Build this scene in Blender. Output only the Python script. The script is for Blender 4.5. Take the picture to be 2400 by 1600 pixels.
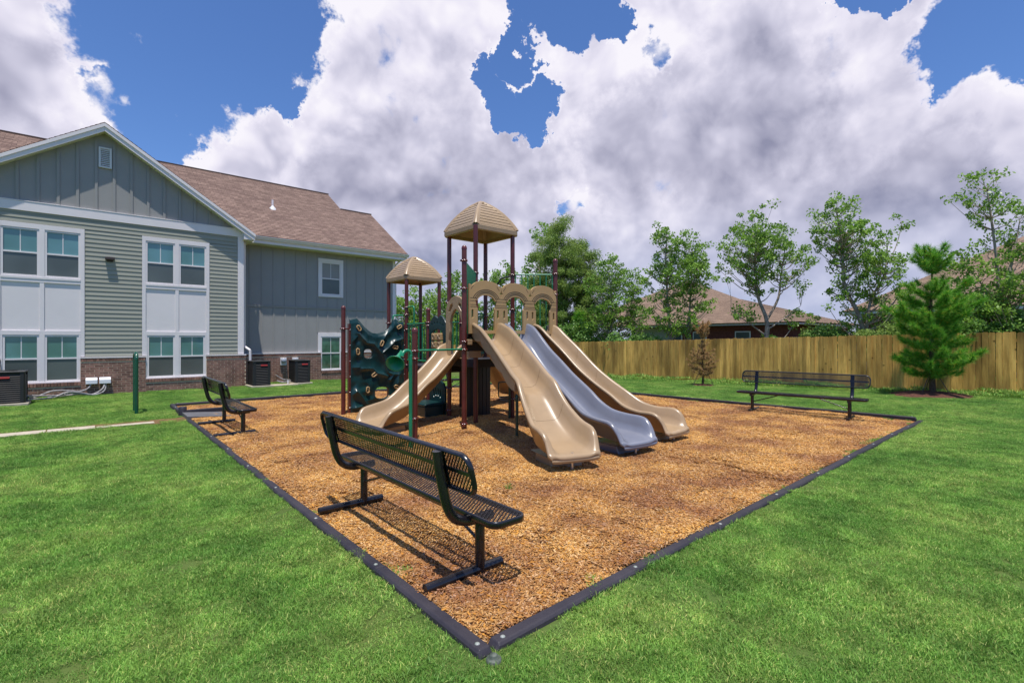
import bpy, bmesh, math, random
import numpy as np
from mathutils import Vector, Matrix, noise
R = math.radians
scn = bpy.context.scene
for o in list(bpy.data.objects): bpy.data.objects.remove(o)
COL = scn.collection
random.seed(7); rng = np.random.default_rng(11)

# ---------------------------------------------------------------- camera
cd = bpy.data.cameras.new('camera'); cam = bpy.data.objects.new('camera', cd); COL.objects.link(cam)
cd.sensor_width = 36; cd.lens = 17.19; cd.shift_y = -0.0021; cd.clip_end = 3000; cd.clip_start = 0.05
cam.location = (0, 0, 1.6); cam.rotation_euler = (R(90), 0, R(-41)); scn.camera = cam
AZ = R(49)
def ray(px, py):
    """unit direction of a bearing measured on the photograph (used for the clouds and distant bearings only)"""
    l = (px-1200)/1146.0; v = -(py-795)/1146.0
    return Vector((math.cos(AZ)+l*math.sin(AZ), math.sin(AZ)-l*math.cos(AZ), v)).normalized()

# ---------------------------------------------------------------- light
SUN_DIR = Vector((0.14, 0.22, -1)).normalized()          # direction the light travels
sd = bpy.data.lights.new('sun', 'SUN'); sd.energy = 4.8; sd.angle = R(0.53); sd.color = (1, 0.95, 0.87)
sun = bpy.data.objects.new('sun', sd); COL.objects.link(sun); sun.location = (0, 0, 60)
sun.rotation_euler = SUN_DIR.to_track_quat('-Z', 'Y').to_euler()
SUN_EL = math.asin(-SUN_DIR.z); SUN_AZ = math.atan2(-SUN_DIR.x, -SUN_DIR.y)

W = bpy.data.worlds.new('World'); scn.world = W; W.use_nodes = True
nt = W.node_tree; nt.nodes.clear()
def N(t, **k):
    n = nt.nodes.new(t)
    for a, b in k.items(): setattr(n, a, b)
    return n
def L(a, b): nt.links.new(a, b)
def M(op, a, b=None, c=None, clamp=False):
    n = N('ShaderNodeMath', operation=op, use_clamp=clamp)
    for i, v in enumerate((a, b, c)):
        if v is None: continue
        if isinstance(v, (int, float)): n.inputs[i].default_value = v
        else: L(v, n.inputs[i])
    return n.outputs[0]
tc = N('ShaderNodeTexCoord'); nrm = N('ShaderNodeVectorMath', operation='NORMALIZE'); L(tc.outputs['Generated'], nrm.inputs[0])
D = nrm.outputs[0]
sky = N('ShaderNodeTexSky', sky_type='NISHITA', sun_disc=False, sun_elevation=SUN_EL, sun_rotation=SUN_AZ, altitude=0, air_density=1.1, dust_density=0.4, ozone_density=3.0)
def fbm(vec, scale, detail, rough, dist=0.0):
    n = N('ShaderNodeTexNoise'); n.inputs['Scale'].default_value = scale; n.inputs['Detail'].default_value = detail
    n.inputs['Roughness'].default_value = rough; n.inputs['Distortion'].default_value = dist; L(vec, n.inputs['Vector']); return n
# cloud layer coordinates: stretched towards the horizon
wn = fbm(D, 3.0, 3, 0.6); wsub = N('ShaderNodeVectorMath', operation='SUBTRACT'); L(wn.outputs['Color'], wsub.inputs[0]); wsub.inputs[1].default_value = (0.5, 0.5, 0.5)
wsc = N('ShaderNodeVectorMath', operation='SCALE'); L(wsub.outputs[0], wsc.inputs[0]); wsc.inputs['Scale'].default_value = 0.10
dw = N('ShaderNodeVectorMath', operation='ADD'); L(D, dw.inputs[0]); L(wsc.outputs[0], dw.inputs[1]); dwn = N('ShaderNodeVectorMath', operation='NORMALIZE'); L(dw.outputs[0], dwn.inputs[0]); DW = dwn.outputs[0]
wn2 = fbm(D, 6.5, 6, 0.68); w2 = N('ShaderNodeVectorMath', operation='SUBTRACT'); L(wn2.outputs['Color'], w2.inputs[0]); w2.inputs[1].default_value = (0.5, 0.5, 0.5)
w3 = N('ShaderNodeVectorMath', operation='SCALE'); L(w2.outputs[0], w3.inputs[0]); w3.inputs['Scale'].default_value = 0.21
w4 = N('ShaderNodeVectorMath', operation='ADD'); L(D, w4.inputs[0]); L(w3.outputs[0], w4.inputs[1]); w5 = N('ShaderNodeVectorMath', operation='NORMALIZE'); L(w4.outputs[0], w5.inputs[0]); DB = w5.outputs[0]
def blobs(lst, vec=DB):
    acc = None
    for px, py, rpx, w in lst:
        c = ray(px, py); fac = math.cos(math.atan(math.hypot(px-1200, py-795)/1146.0))
        ang = rpx/1146.0*fac
        dt = N('ShaderNodeVectorMath', operation='DOT_PRODUCT'); L(vec, dt.inputs[0]); dt.inputs[1].default_value = c
        mr = N('ShaderNodeMapRange', interpolation_type='SMOOTHSTEP'); L(dt.outputs['Value'], mr.inputs['Value'])
        mr.inputs['From Min'].default_value = math.cos(ang*1.35); mr.inputs['From Max'].default_value = math.cos(ang*0.45)
        mr.inputs['To Min'].default_value = 0; mr.inputs['To Max'].default_value = w
        acc = mr.outputs[0] if acc is None else M('MAXIMUM', acc, mr.outputs[0])
    return acc
HOLES = [(330,60,170,1),(400,210,150,1),(330,330,110,1),(560,40,170,1),(600,170,80,1),(490,120,150,1),(265,230,60,1),(420,350,60,1),(390,400,40,.8),(640,210,50,.8),(620,60,120,1),
 (1240,15,55,1),(1195,110,32,.9),(1165,190,42,1),(1195,245,45,1),(1262,245,45,1),(1250,290,35,1),(1310,30,60,1),(1410,20,50,1),(1230,150,35,.9),(1440,60,25,.7),
 (2310,60,140,1),(2390,110,90,1),(2230,130,55,1),(2040,0,40,.9),(2180,190,30,.6),(1545,110,45,.50),(1335,476,28,.40)]
hole = blobs(HOLES)
n1 = fbm(DW, 3.3, 5, 0.60, 0.3); n2 = fbm(DW, 11, 7, 0.62, 0.2)
vo = N('ShaderNodeTexVoronoi', feature='SMOOTH_F1'); L(DW, vo.inputs['Vector']); vo.inputs['Scale'].default_value = 12; vo.inputs['Smoothness'].default_value = 0.6
vo.inputs['Detail'].default_value = 2.0; vo.inputs['Roughness'].default_value = 0.6
# in front of the camera's quarter of the sky the cloud deck is nearly closed, elsewhere broken
front = N('ShaderNodeVectorMath', operation='DOT_PRODUCT'); L(D, front.inputs[0]); front.inputs[1].default_value = ray(1500, 420)
fr = N('ShaderNodeMapRange', interpolation_type='SMOOTHSTEP'); L(front.outputs['Value'], fr.inputs['Value'])
fr.inputs['From Min'].default_value = 0.35; fr.inputs['From Max'].default_value = 0.8; fr.inputs['To Min'].default_value = 0.08; fr.inputs['To Max'].default_value = 0.78
t = M('ADD', fr.outputs[0], M('MULTIPLY', M('SUBTRACT', n1.outputs[0], 0.5), 0.35))
t = M('ADD', t, M('MULTIPLY', M('SUBTRACT', n2.outputs[0], 0.5), 1.15))
t = M('ADD', t, M('MULTIPLY', M('SUBTRACT', 0.42, vo.outputs['Distance']), 0.4))
t = M('ADD', t, blobs([(30,60,230,.75),(70,230,200,.75),(190,285,70,.5),(520,330,110,.4),(470,370,70,.4)]))
t = M('SUBTRACT', t, M('MULTIPLY', hole, 0.95))
den = N('ShaderNodeMapRange', interpolation_type='SMOOTHSTEP'); L(t, den.inputs['Value'])
den.inputs['From Min'].default_value = 0.08; den.inputs['From Max'].default_value = 0.36
DARK = [(1040,440,190,.95),(880,420,130,.8),(1200,430,120,.7),(1150,330,130,.55),(1700,330,170,.9),(1790,220,130,.85),(1760,120,120,.6),(1620,260,120,.7),(1480,330,120,.8),(1430,380,90,.7),
 (2150,430,90,.5),(1980,560,160,.75),(1700,480,160,.5),(2250,540,120,.7),(950,560,120,.45),(1500,450,90,.5),(70,210,90,.35),(1100,230,110,.4),(820,330,90,.3),(1320,560,90,.5),(1760,620,140,.5)]
dk = blobs(DARK)
n3 = fbm(DW, 2.6, 5, 0.5, 0.3)
offv = N('ShaderNodeVectorMath', operation='ADD'); L(DW, offv.inputs[0]); offv.inputs[1].default_value = (-0.008, -0.012, 0.030)
ra = fbm(DW, 6.0, 4, 0.5); rb = fbm(offv.outputs[0], 6.0, 4, 0.5)
relief = M('MULTIPLY', M('SUBTRACT', ra.outputs[0], rb.outputs[0]), 2.3)
sh = M('ADD', M('MULTIPLY', dk, 0.56), M('MULTIPLY', M('SUBTRACT', n3.outputs[0], 0.42), 1.15))
sh = M('SUBTRACT', M('SUBTRACT', sh, 0.14), relief)
sh = M('SUBTRACT', sh, M('MULTIPLY', M('SUBTRACT', 0.45, vo.outputs['Distance']), 0.75))
edge = N('ShaderNodeMapRange', interpolation_type='SMOOTHSTEP'); L(t, edge.inputs['Value']); edge.inputs['From Min'].default_value = 0.15; edge.inputs['From Max'].default_value = 0.7
edge.inputs['To Min'].default_value = -0.25; edge.inputs['To Max'].default_value = 0.12
sh = M('ADD', sh, edge.outputs[0])
cr = N('ShaderNodeValToRGB'); L(M('MULTIPLY', sh, 0.74), cr.inputs[0])
cr.color_ramp.elements[0].position = 0.0; cr.color_ramp.elements[0].color = (8.7, 8.45, 9.1, 1)
cr.color_ramp.elements[1].position = 1.0; cr.color_ramp.elements[1].color = (2.6, 2.65, 3.8, 1)
e = cr.color_ramp.elements.new(0.2); e.color = (7.6, 7.35, 8.5, 1)
e = cr.color_ramp.elements.new(0.46); e.color = (5.7, 5.6, 6.9, 1)
tint = N('ShaderNodeMix', data_type='RGBA', blend_type='MULTIPLY'); tint.inputs[0].default_value = 1.0
L(sky.outputs[0], tint.inputs[6]); tint.inputs[7].default_value = (0.72, 0.95, 1.35, 1)
mixc = N('ShaderNodeMix', data_type='RGBA'); L(den.outputs[0], mixc.inputs[0]); L(tint.outputs[2], mixc.inputs[6]); L(cr.outputs[0], mixc.inputs[7])
# low haze: clouds lose contrast near the horizon
sep = N('ShaderNodeSeparateXYZ'); L(D, sep.inputs[0])
hz = N('ShaderNodeMapRange', interpolation_type='SMOOTHSTEP'); L(sep.outputs['Z'], hz.inputs['Value']); hz.inputs['From Min'].default_value = 0.0; hz.inputs['From Max'].default_value = 0.30
hz.inputs['To Min'].default_value = 0.65; hz.inputs['To Max'].default_value = 0.0
mixh = N('ShaderNodeMix', data_type='RGBA'); L(hz.outputs[0], mixh.inputs[0]); L(mixc.outputs[2], mixh.inputs[6]); mixh.inputs[7].default_value = (3.2, 4.0, 6.2, 1)
bg = N('ShaderNodeBackground'); L(mixh.outputs[2], bg.inputs[0]); bg.inputs[1].default_value = 0.1
wo = N('ShaderNodeOutputWorld'); L(bg.outputs[0], wo.inputs[0])
scn.view_settings.view_transform = 'Standard'; scn.view_settings.look = 'None'; scn.view_settings.exposure = 0.12; scn.view_settings.gamma = 1; scn.view_settings.use_curve_mapping = False
scn.render.engine = 'CYCLES'
W.cycles.sampling_method = 'MANUAL'; W.cycles.sample_map_resolution = 256

# ---------------------------------------------------------------- materials
def mat(name, col, rough=0.5, spec=0.5, var=0.0, vscale=6.0, vcol=None, bump=0.0, bscale=40.0, metal=0.0, objrand=0.0, coat=0.0, stretch=None, detail=5, trans=0.0, attr=None):
    m = bpy.data.materials.new(name); m.use_nodes = True; t = m.node_tree; p = t.nodes['Principled BSDF']
    p.inputs['Roughness'].default_value = rough; p.inputs['Specular IOR Level'].default_value = spec; p.inputs['Metallic'].default_value = metal
    p.inputs['Coat Weight'].default_value = coat; p.inputs['Coat Roughness'].default_value = 0.15
    p.inputs['Base Color'].default_value = (*col, 1)
    tcn = t.nodes.new('ShaderNodeTexCoord'); vec = tcn.outputs['Object']
    if stretch:
        mp = t.nodes.new('ShaderNodeMapping'); mp.inputs['Scale'].default_value = stretch; t.links.new(vec, mp.inputs[0]); vec = mp.outputs[0]
    if objrand:
        oi = t.nodes.new('ShaderNodeObjectInfo'); ad = t.nodes.new('ShaderNodeVectorMath'); ad.operation = 'ADD'
        sc = t.nodes.new('ShaderNodeVectorMath'); sc.operation = 'SCALE'; sc.inputs[0].default_value = (37, 51, 23); t.links.new(oi.outputs['Random'], sc.inputs['Scale'])
        t.links.new(vec, ad.inputs[0]); t.links.new(sc.outputs[0], ad.inputs[1]); vec = ad.outputs[0]
    out = None
    if var or vcol:
        nz = t.nodes.new('ShaderNodeTexNoise'); nz.inputs['Scale'].default_value = vscale; nz.inputs['Detail'].default_value = detail; nz.inputs['Roughness'].default_value = 0.6
        t.links.new(vec, nz.inputs['Vector'])
        mr = t.nodes.new('ShaderNodeMapRange'); mr.inputs['From Min'].default_value = 0.35; mr.inputs['From Max'].default_value = 0.65; t.links.new(nz.outputs[0], mr.inputs['Value'])
        mx = t.nodes.new('ShaderNodeMix'); mx.data_type = 'RGBA'; t.links.new(mr.outputs[0], mx.inputs[0])
        v2 = vcol if vcol else tuple(c*(1-var) for c in col)
        mx.inputs[6].default_value = (*col, 1); mx.inputs[7].default_value = (*v2, 1); out = mx.outputs[2]
    if objrand:
        mr2 = t.nodes.new('ShaderNodeMapRange'); mr2.inputs['To Min'].default_value = 1-objrand; mr2.inputs['To Max'].default_value = 1+objrand; t.links.new(oi.outputs['Random'], mr2.inputs['Value'])
        hs = t.nodes.new('ShaderNodeHueSaturation'); t.links.new(mr2.outputs[0], hs.inputs['Value'])
        if out is not None: t.links.new(out, hs.inputs['Color'])
        else: hs.inputs['Color'].default_value = (*col, 1)
        out = hs.outputs[0]
    if attr:
        at = t.nodes.new('ShaderNodeAttribute'); at.attribute_name = attr
        mm = t.nodes.new('ShaderNodeMix'); mm.data_type = 'RGBA'; mm.blend_type = 'MULTIPLY'; mm.inputs[0].default_value = 1
        if out is not None: t.links.new(out, mm.inputs[6])
        else: mm.inputs[6].default_value = (*col, 1)
        t.links.new(at.outputs['Color'], mm.inputs[7]); out = mm.outputs[2]
    if out is not None: t.links.new(out, p.inputs['Base Color'])
    if bump:
        nb = t.nodes.new('ShaderNodeTexNoise'); nb.inputs['Scale'].default_value = bscale; nb.inputs['Detail'].default_value = 4; t.links.new(vec, nb.inputs['Vector'])
        bp = t.nodes.new('ShaderNodeBump'); bp.inputs['Strength'].default_value = bump; bp.inputs['Distance'].default_value = 0.02; t.links.new(nb.outputs[0], bp.inputs['Height']); t.links.new(bp.outputs[0], p.inputs['Normal'])
    if trans:
        tr = t.nodes.new('ShaderNodeBsdfTranslucent'); ms = t.nodes.new('ShaderNodeMixShader'); ms.inputs[0].default_value = trans
        if out is not None: t.links.new(out, tr.inputs[0])
        else: tr.inputs[0].default_value = (*col, 1)
        o = t.nodes['Material Output']; t.links.new(p.outputs[0], ms.inputs[1]); t.links.new(tr.outputs[0], ms.inputs[2]); t.links.new(ms.outputs[0], o.inputs[0])
    return m
MT = dict(
 tan=mat('tan_plastic', (.37,.255,.145), .33, .5, var=.13, vscale=3, bump=.04, bscale=220, coat=.12),
 tanlight=mat('tan_plastic_board', (.44,.285,.13), .5, .4, var=.08, vscale=5, bump=.08, bscale=150),
 blue=mat('blue_grey_plastic', (.185,.195,.24), .24, .55, var=.1, vscale=3, bump=.03, bscale=200, coat=.3),
 maroon=mat('maroon_powder_coat', (.125,.022,.019), .34, .5, var=.3, vscale=5, coat=.2),
 green=mat('green_powder_coat', (.006,.23,.105), .35, .5, var=.25, vscale=5, coat=.15),
 dgreen=mat('dark_green_tube', (.008,.045,.028), .35, .5, coat=.2),
 teal=mat('dark_teal_plastic', (.006,.040,.042), .32, .5, var=.3, vscale=4, bump=.05, bscale=90),
 black=mat('black_vinyl', (.012,.012,.014), .38, .5, var=.3, vscale=8, bump=.05, bscale=120),
 bench=mat('black_thermoplastic', (.013,.012,.016), .27, .5, var=.35, vscale=7, bump=.06, bscale=160, coat=.25),
 deck=mat('deck_vinyl', (.018,.017,.02), .6, .4),
 steel=mat('galvanised_bolt', (.6,.6,.62), .3, .5, metal=.9),
 seam=mat('mould_seam', (.23,.155,.09), .6, .3),
 groove=mat('engraved_line', (.05,.03,.02), .7, .2),
 timber=mat('black_border_plastic', (.022,.020,.029), .55, .35, vcol=(.040,.035,.043), vscale=3, bump=.15, bscale=60, objrand=.15),
 cap=mat('spike_cap', (.36,.36,.35), .4, .5, vcol=(.20,.25,.20), vscale=25),
 rubber=mat('ramp_grey_plastic', (.13,.13,.14), .65, .4, var=.25, vscale=5, bump=.2, bscale=60),
 concrete=mat('concrete', (.50,.44,.34), .85, .2, var=.2, vscale=7, bump=.25, bscale=60),
 white=mat('white_trim_paint', (.79,.74,.74), .45, .4, var=.05, vscale=2, bump=.03, bscale=80),
 panelw=mat('white_panel_paint', (.77,.725,.725), .55, .3, var=.04, vscale=1.5),
 soffit=mat('soffit_paint', (.62,.62,.50), .7, .2),
 sage=mat('sage_lap_siding', (.335,.34,.285), .65, .3, var=.08, vscale=3, objrand=.035, stretch=(.4,1,6), bump=.08, bscale=30),
 grey=mat('grey_board_paint', (.31,.305,.295), .6, .3, var=.05, vscale=2, bump=.05, bscale=50, objrand=.02),
 brick=mat('brown_brick', (.33,.18,.135), .85, .2, vcol=(.17,.09,.068), vscale=9, bump=.3, bscale=60, objrand=.28),
 redbrick=mat('red_brick', (.19,.062,.05), .85, .2, var=.3, vscale=9),
 mortar=mat('mortar', (.62,.50,.38), .9, .1, var=.2, vscale=20, bump=.2, bscale=90),
 glassup=mat('window_glass_upper', (.12,.27,.28), .06, .9, vcol=(.08,.20,.18), vscale=1.2, detail=1, coat=.6),  # bluish-teal reflection of the upper panes is put into the base colour
 glasslo=mat('window_glass_screened', (.115,.135,.13), .18, .6, vcol=(.085,.10,.095), vscale=1.0, detail=1),
 greenglass=mat('window_glass_green', (.07,.19,.13), .07, .8, vcol=(.03,.09,.06), vscale=3, detail=2, coat=.6),
 bronze=mat('bronze_fixture', (.05,.035,.03), .4),
 acdark=mat('condenser_grey_paint', (.022,.022,.024), .5, .5, var=.15, vscale=4),
 acblack=mat('condenser_coil_black', (.012,.012,.012), .6),
 red=mat('red_badge', (.50,.05,.05), .4), whitep=mat('white_plastic', (.8,.8,.84), .4),
 pipe=mat('pipe_insulation', (.20,.19,.20), .7, .3, vcol=(.45,.42,.42), vscale=12),
 bark=mat('pale_grey_bark', (.50,.42,.35), .9, .1, vcol=(.26,.20,.16), vscale=9, bump=.5, bscale=30),
 barkd=mat('brown_bark', (.14,.09,.06), .95, .1, vcol=(.07,.045,.03), vscale=15, bump=.7, bscale=40),
 leaf=mat('broad_leaf', (.25,.44,.07), .38, .5, trans=.45, attr='tone', vcol=(.17,.33,.05), vscale=.9),
 leafw=mat('willow_leaf', (.27,.39,.09), .5, .35, trans=.45, attr='tone', vcol=(.18,.30,.065), vscale=.9),
 leafd=mat('shrub_leaf', (.15,.30,.06), .45, .4, trans=.3, attr='tone'),
 needle=mat('pine_needle', (.16,.42,.045), .5, .35, trans=.3, attr='tone'),
 deadn=mat('dead_needle', (.46,.30,.16), .8, .1, trans=.3, attr='tone'),
 soil=mat('bark_mulch_ring', (.16,.07,.045), .95, .1, vcol=(.07,.035,.03), vscale=18, bump=1, bscale=40),
 dirt=mat('bare_dirt', (.22,.12,.06), .95, .1, vcol=(.12,.09,.04), vscale=12, bump=.6, bscale=40),
 oldwood=mat('weathered_grey_wood', (.22,.19,.17), .9, .1, var=.4, vscale=4, stretch=(6,6,.4)),
 vent=mat('white_vent', (.66,.66,.66), .5),
)
def mat_picket():
    m = mat('pine_picket', (.80,.475,.125), .78, .25, vcol=(.54,.295,.07), vscale=3.0, objrand=.30, stretch=(5,5,.55), bump=.3, bscale=14)
    t = m.node_tree; p = t.nodes['Principled BSDF']; src = p.inputs['Base Color'].links[0].from_socket
    tcn = t.nodes.new('ShaderNodeTexCoord'); oi = t.nodes.new('ShaderNodeObjectInfo')
    sc = t.nodes.new('ShaderNodeVectorMath'); sc.operation = 'SCALE'; sc.inputs[0].default_value = (91, 17, 63); t.links.new(oi.outputs['Random'], sc.inputs['Scale'])
    ad = t.nodes.new('ShaderNodeVectorMath'); ad.operation = 'ADD'; t.links.new(tcn.outputs['Object'], ad.inputs[0]); t.links.new(sc.outputs[0], ad.inputs[1])
    vo = t.nodes.new('ShaderNodeTexVoronoi'); vo.inputs['Scale'].default_value = 2.6; t.links.new(ad.outputs[0], vo.inputs['Vector'])      # knots
    mr = t.nodes.new('ShaderNodeMapRange'); mr.inputs['From Min'].default_value = .05; mr.inputs['From Max'].default_value = .11; mr.inputs['To Min'].default_value = .35; mr.inputs['To Max'].default_value = 1; t.links.new(vo.outputs['Distance'], mr.inputs['Value'])
    g = t.nodes.new('ShaderNodeNewGeometry'); nz = t.nodes.new('ShaderNodeTexNoise'); mp = t.nodes.new('ShaderNodeMapping'); mp.inputs['Scale'].default_value = (1.2, 1.6, .45)
    t.links.new(g.outputs['Position'], mp.inputs[0]); t.links.new(mp.outputs[0], nz.inputs['Vector']); nz.inputs['Scale'].default_value = 1.0; nz.inputs['Detail'].default_value = 5   # weather stains
    mr2 = t.nodes.new('ShaderNodeMapRange'); mr2.inputs['From Min'].default_value = .38; mr2.inputs['From Max'].default_value = .62; mr2.inputs['To Min'].default_value = .50; mr2.inputs['To Max'].default_value = 1.15; t.links.new(nz.outputs[0], mr2.inputs['Value'])
    mu = t.nodes.new('ShaderNodeMath'); mu.operation = 'MULTIPLY'; t.links.new(mr.outputs[0], mu.inputs[0]); t.links.new(mr2.outputs[0], mu.inputs[1])
    mm = t.nodes.new('ShaderNodeMix'); mm.data_type = 'RGBA'; mm.blend_type = 'MULTIPLY'; mm.inputs[0].default_value = 1
    t.links.new(src, mm.inputs[6]); t.links.new(mu.outputs[0], mm.inputs[7]); t.links.new(mm.outputs[2], p.inputs['Base Color'])
    return m
MT['picket'] = mat_picket()
def mat_shingle(name, swap, c1, c2, c3):
    m = bpy.data.materials.new(name); m.use_nodes = True; t = m.node_tree; p = t.nodes['Principled BSDF']; p.inputs['Roughness'].default_value = .95; p.inputs['Specular IOR Level'].default_value = .15
    tcn = t.nodes.new('ShaderNodeTexCoord'); uv = tcn.outputs['UV']
    br = t.nodes.new('ShaderNodeTexBrick'); t.links.new(uv, br.inputs['Vector']); br.inputs['Color1'].default_value = (*c1, 1); br.inputs['Color2'].default_value = (*c2, 1); br.inputs['Mortar'].default_value = (*c3, 1)
    br.inputs['Scale'].default_value = 1; br.inputs['Brick Width'].default_value = .33; br.inputs['Row Height'].default_value = .14; br.inputs['Mortar Size'].default_value = .008; br.inputs['Mortar Smooth'].default_value = .3; br.offset = .37
    nz = t.nodes.new('ShaderNodeTexNoise'); nz.inputs['Scale'].default_value = 2.2; nz.inputs['Detail'].default_value = 8; nz.inputs['Roughness'].default_value = .8; t.links.new(uv, nz.inputs['Vector'])
    mr = t.nodes.new('ShaderNodeMapRange'); mr.inputs['From Min'].default_value = .3; mr.inputs['From Max'].default_value = .7; mr.inputs['To Min'].default_value = .7; mr.inputs['To Max'].default_value = 1.25; t.links.new(nz.outputs[0], mr.inputs['Value'])
    mm = t.nodes.new('ShaderNodeMix'); mm.data_type = 'RGBA'; mm.blend_type = 'MULTIPLY'; mm.inputs[0].default_value = 1; t.links.new(br.outputs[0], mm.inputs[6]); t.links.new(mr.outputs[0], mm.inputs[7])
    t.links.new(mm.outputs[2], p.inputs['Base Color'])
    bp = t.nodes.new('ShaderNodeBump'); bp.inputs['Strength'].default_value = .6; bp.inputs['Distance'].default_value = .01; t.links.new(nz.outputs[0], bp.inputs['Height']); t.links.new(bp.outputs[0], p.inputs['Normal'])
    return m
MT['shingle'] = mat_shingle('brown_shingle', 0, (.27,.185,.15), (.18,.12,.10), (.10,.07,.06))
MT['shingle2'] = mat_shingle('neighbour_shingle', 0, (.31,.215,.155), (.215,.15,.11), (.14,.10,.075))

# ---------------------------------------------------------------- mesh builder
class MB:
    def __init__(s, o=(0,0,0)): s.v = []; s.f = []; s.o = Vector(o); s.uv = {}; s.sm = set()
    def add(s, vs, fs, smooth=False, uvs=None):
        b = len(s.v); s.v += [tuple(Vector(q)-s.o) for q in vs]
        for f in fs:
            if smooth: s.sm.add(len(s.f))
            s.f.append(tuple(i+b for i in f))
        return s
    def box(s, a, b, M4=None):
        x0,y0,z0 = a; x1,y1,z1 = b
        vs = [Vector(q) for q in ((x0,y0,z0),(x1,y0,z0),(x1,y1,z0),(x0,y1,z0),(x0,y0,z1),(x1,y0,z1),(x1,y1,z1),(x0,y1,z1))]
        if M4 is not None: vs = [M4 @ q for q in vs]
        return s.add(vs, [(0,3,2,1),(4,5,6,7),(0,1,5,4),(1,2,6,5),(2,3,7,6),(3,0,4,7)])
    def tube(s, pts, r, n=10, caps=True, closed=False):
        P = [Vector(p) for p in pts]; m = len(P); rs = r if isinstance(r, (list, tuple)) else [r]*m
        vs = []; up = None
        for i in range(m):
            if closed: d = (P[(i+1) % m]-P[i-1]).normalized()
            else: d = ((P[min(i+1, m-1)]-P[max(i-1, 0)])).normalized()
            if up is None:
                up = Vector((0,0,1)) if abs(d.z) < .9 else Vector((1,0,0))
            u = (up - d*up.dot(d)); u = u.normalized() if u.length > 1e-6 else d.orthogonal().normalized(); w = d.cross(u); up = u
            for k in range(n):
                a = 2*math.pi*k/n; vs.append(P[i]+(u*math.cos(a)+w*math.sin(a))*rs[i])
        fs = []
        for i in range(m if closed else m-1):
            for k in range(n):
                j = (i+1) % m; fs.append((i*n+k, i*n+(k+1) % n, j*n+(k+1) % n, j*n+k))
        s.add(vs, fs, smooth=True)
        if caps and not closed:
            s.add(vs[:n], [tuple(range(n-1, -1, -1))]); s.add(vs[-n:], [tuple(range(n))])
        return s
    def lathe(s, c, prof, n=16, axis=None):
        c = Vector(c); q = Vector(axis).normalized().to_track_quat('Z', 'Y') if axis else None; vs = []
        for r, z in prof:
            for k in range(n):
                a = 2*math.pi*k/n; p = Vector((r*math.cos(a), r*math.sin(a), z))
                if q: p = q @ p
                vs.append(c+p)
        fs = [(i*n+k, i*n+(k+1) % n, (i+1)*n+(k+1) % n, (i+1)*n+k) for i in range(len(prof)-1) for k in range(n)]
        s.add(vs, fs, smooth=True); return s
    def loft(s, rings, closed=True, smooth=True, caps=True):
        n = len(rings[0]); vs = [p for r in rings for p in r]; fs = []
        for i in range(len(rings)-1):
            for k in range(n if closed else n-1):
                fs.append((i*n+k, i*n+(k+1) % n, (i+1)*n+(k+1) % n, (i+1)*n+k))
        s.add(vs, fs, smooth=smooth)
        if caps: s.add(rings[0], [tuple(range(n-1, -1, -1))]); s.add(rings[-1], [tuple(range(n))])
        return s
    def mesh(s, name, m):
        me = bpy.data.meshes.new(name); me.from_pydata([tuple(v) for v in s.v], [], s.f)
        if m is not None: me.materials.append(m)
        if s.sm:
            fl = np.zeros(len(s.f), dtype=bool); fl[list(s.sm)] = True; me.polygons.foreach_set('use_smooth', fl)
        me.update(); return me
    def build(s, name, m, parent=None, **k):
        o = bpy.data.objects.new(name, s.mesh(name, m)); COL.objects.link(o)
        if parent is not None: o.parent = parent
        for a, b in k.items(): o[a] = b
        return o
def bevel(o, w=.005, seg=2, ang=40):
    b = o.modifiers.new('bevel', 'BEVEL'); b.width = w; b.segments = seg; b.limit_method = 'ANGLE'; b.angle_limit = R(ang); b.harden_normals = False; return o
def thing(name, label, cat, loc=(0,0,0), rz=0, group=None):
    o = bpy.data.objects.new(name, None); COL.objects.link(o); o.empty_display_size = .2
    o.location = loc; o.rotation_euler = (0, 0, rz); o['label'] = label; o['category'] = cat
    if group: o['group'] = group
    return o
def tag(o, label, cat, group=None):
    o['label'] = label; o['category'] = cat
    if group: o['group'] = group
    return o
def inst(me, name, parent, loc=(0,0,0), rot=(0,0,0), scale=(1,1,1)):
    o = bpy.data.objects.new(name, me); COL.objects.link(o); o.parent = parent; o.location = loc; o.rotation_euler = rot; o.scale = scale; return o
def copy_tree(o, parent=None):
    c = o.copy(); COL.objects.link(c); c.parent = parent
    for ch in list(o.children): copy_tree(ch, c)
    return c
def plate(outl, holes, thick, bev=.004):
    """flat plate with holes, outline in local xy, extruded symmetrically in z -> (verts, faces)"""
    cu = bpy.data.curves.new('tmp', 'CURVE'); cu.dimensions = '2D'; cu.fill_mode = 'BOTH'; cu.extrude = thick/2-bev; cu.bevel_depth = bev; cu.bevel_resolution = 1; cu.offset = -bev
    for pts in [outl]+holes:
        sp = cu.splines.new('POLY'); sp.points.add(len(pts)-1); sp.use_cyclic_u = True
        for i, p in enumerate(pts): sp.points[i].co = (p[0], p[1], 0, 1)
    ob = bpy.data.objects.new('tmp', cu); me = bpy.data.meshes.new_from_object(ob)
    vs = [v.co.copy() for v in me.vertices]; fs = [tuple(p.vertices) for p in me.polygons]
    bpy.data.objects.remove(ob); bpy.data.meshes.remove(me); bpy.data.curves.remove(cu); return vs, fs
def frame(o, ux, uy):
    ux = Vector(ux).normalized(); uy = Vector(uy).normalized(); uz = ux.cross(uy)
    m = Matrix((ux, uy, uz)).transposed().to_4x4(); m.translation = Vector(o); return m
def arc(cx, cy, rx, ry, a0, a1, n): return [(cx+rx*math.cos(R(a0+(a1-a0)*i/n)), cy+ry*math.sin(R(a0+(a1-a0)*i/n))) for i in range(n+1)]
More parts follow.
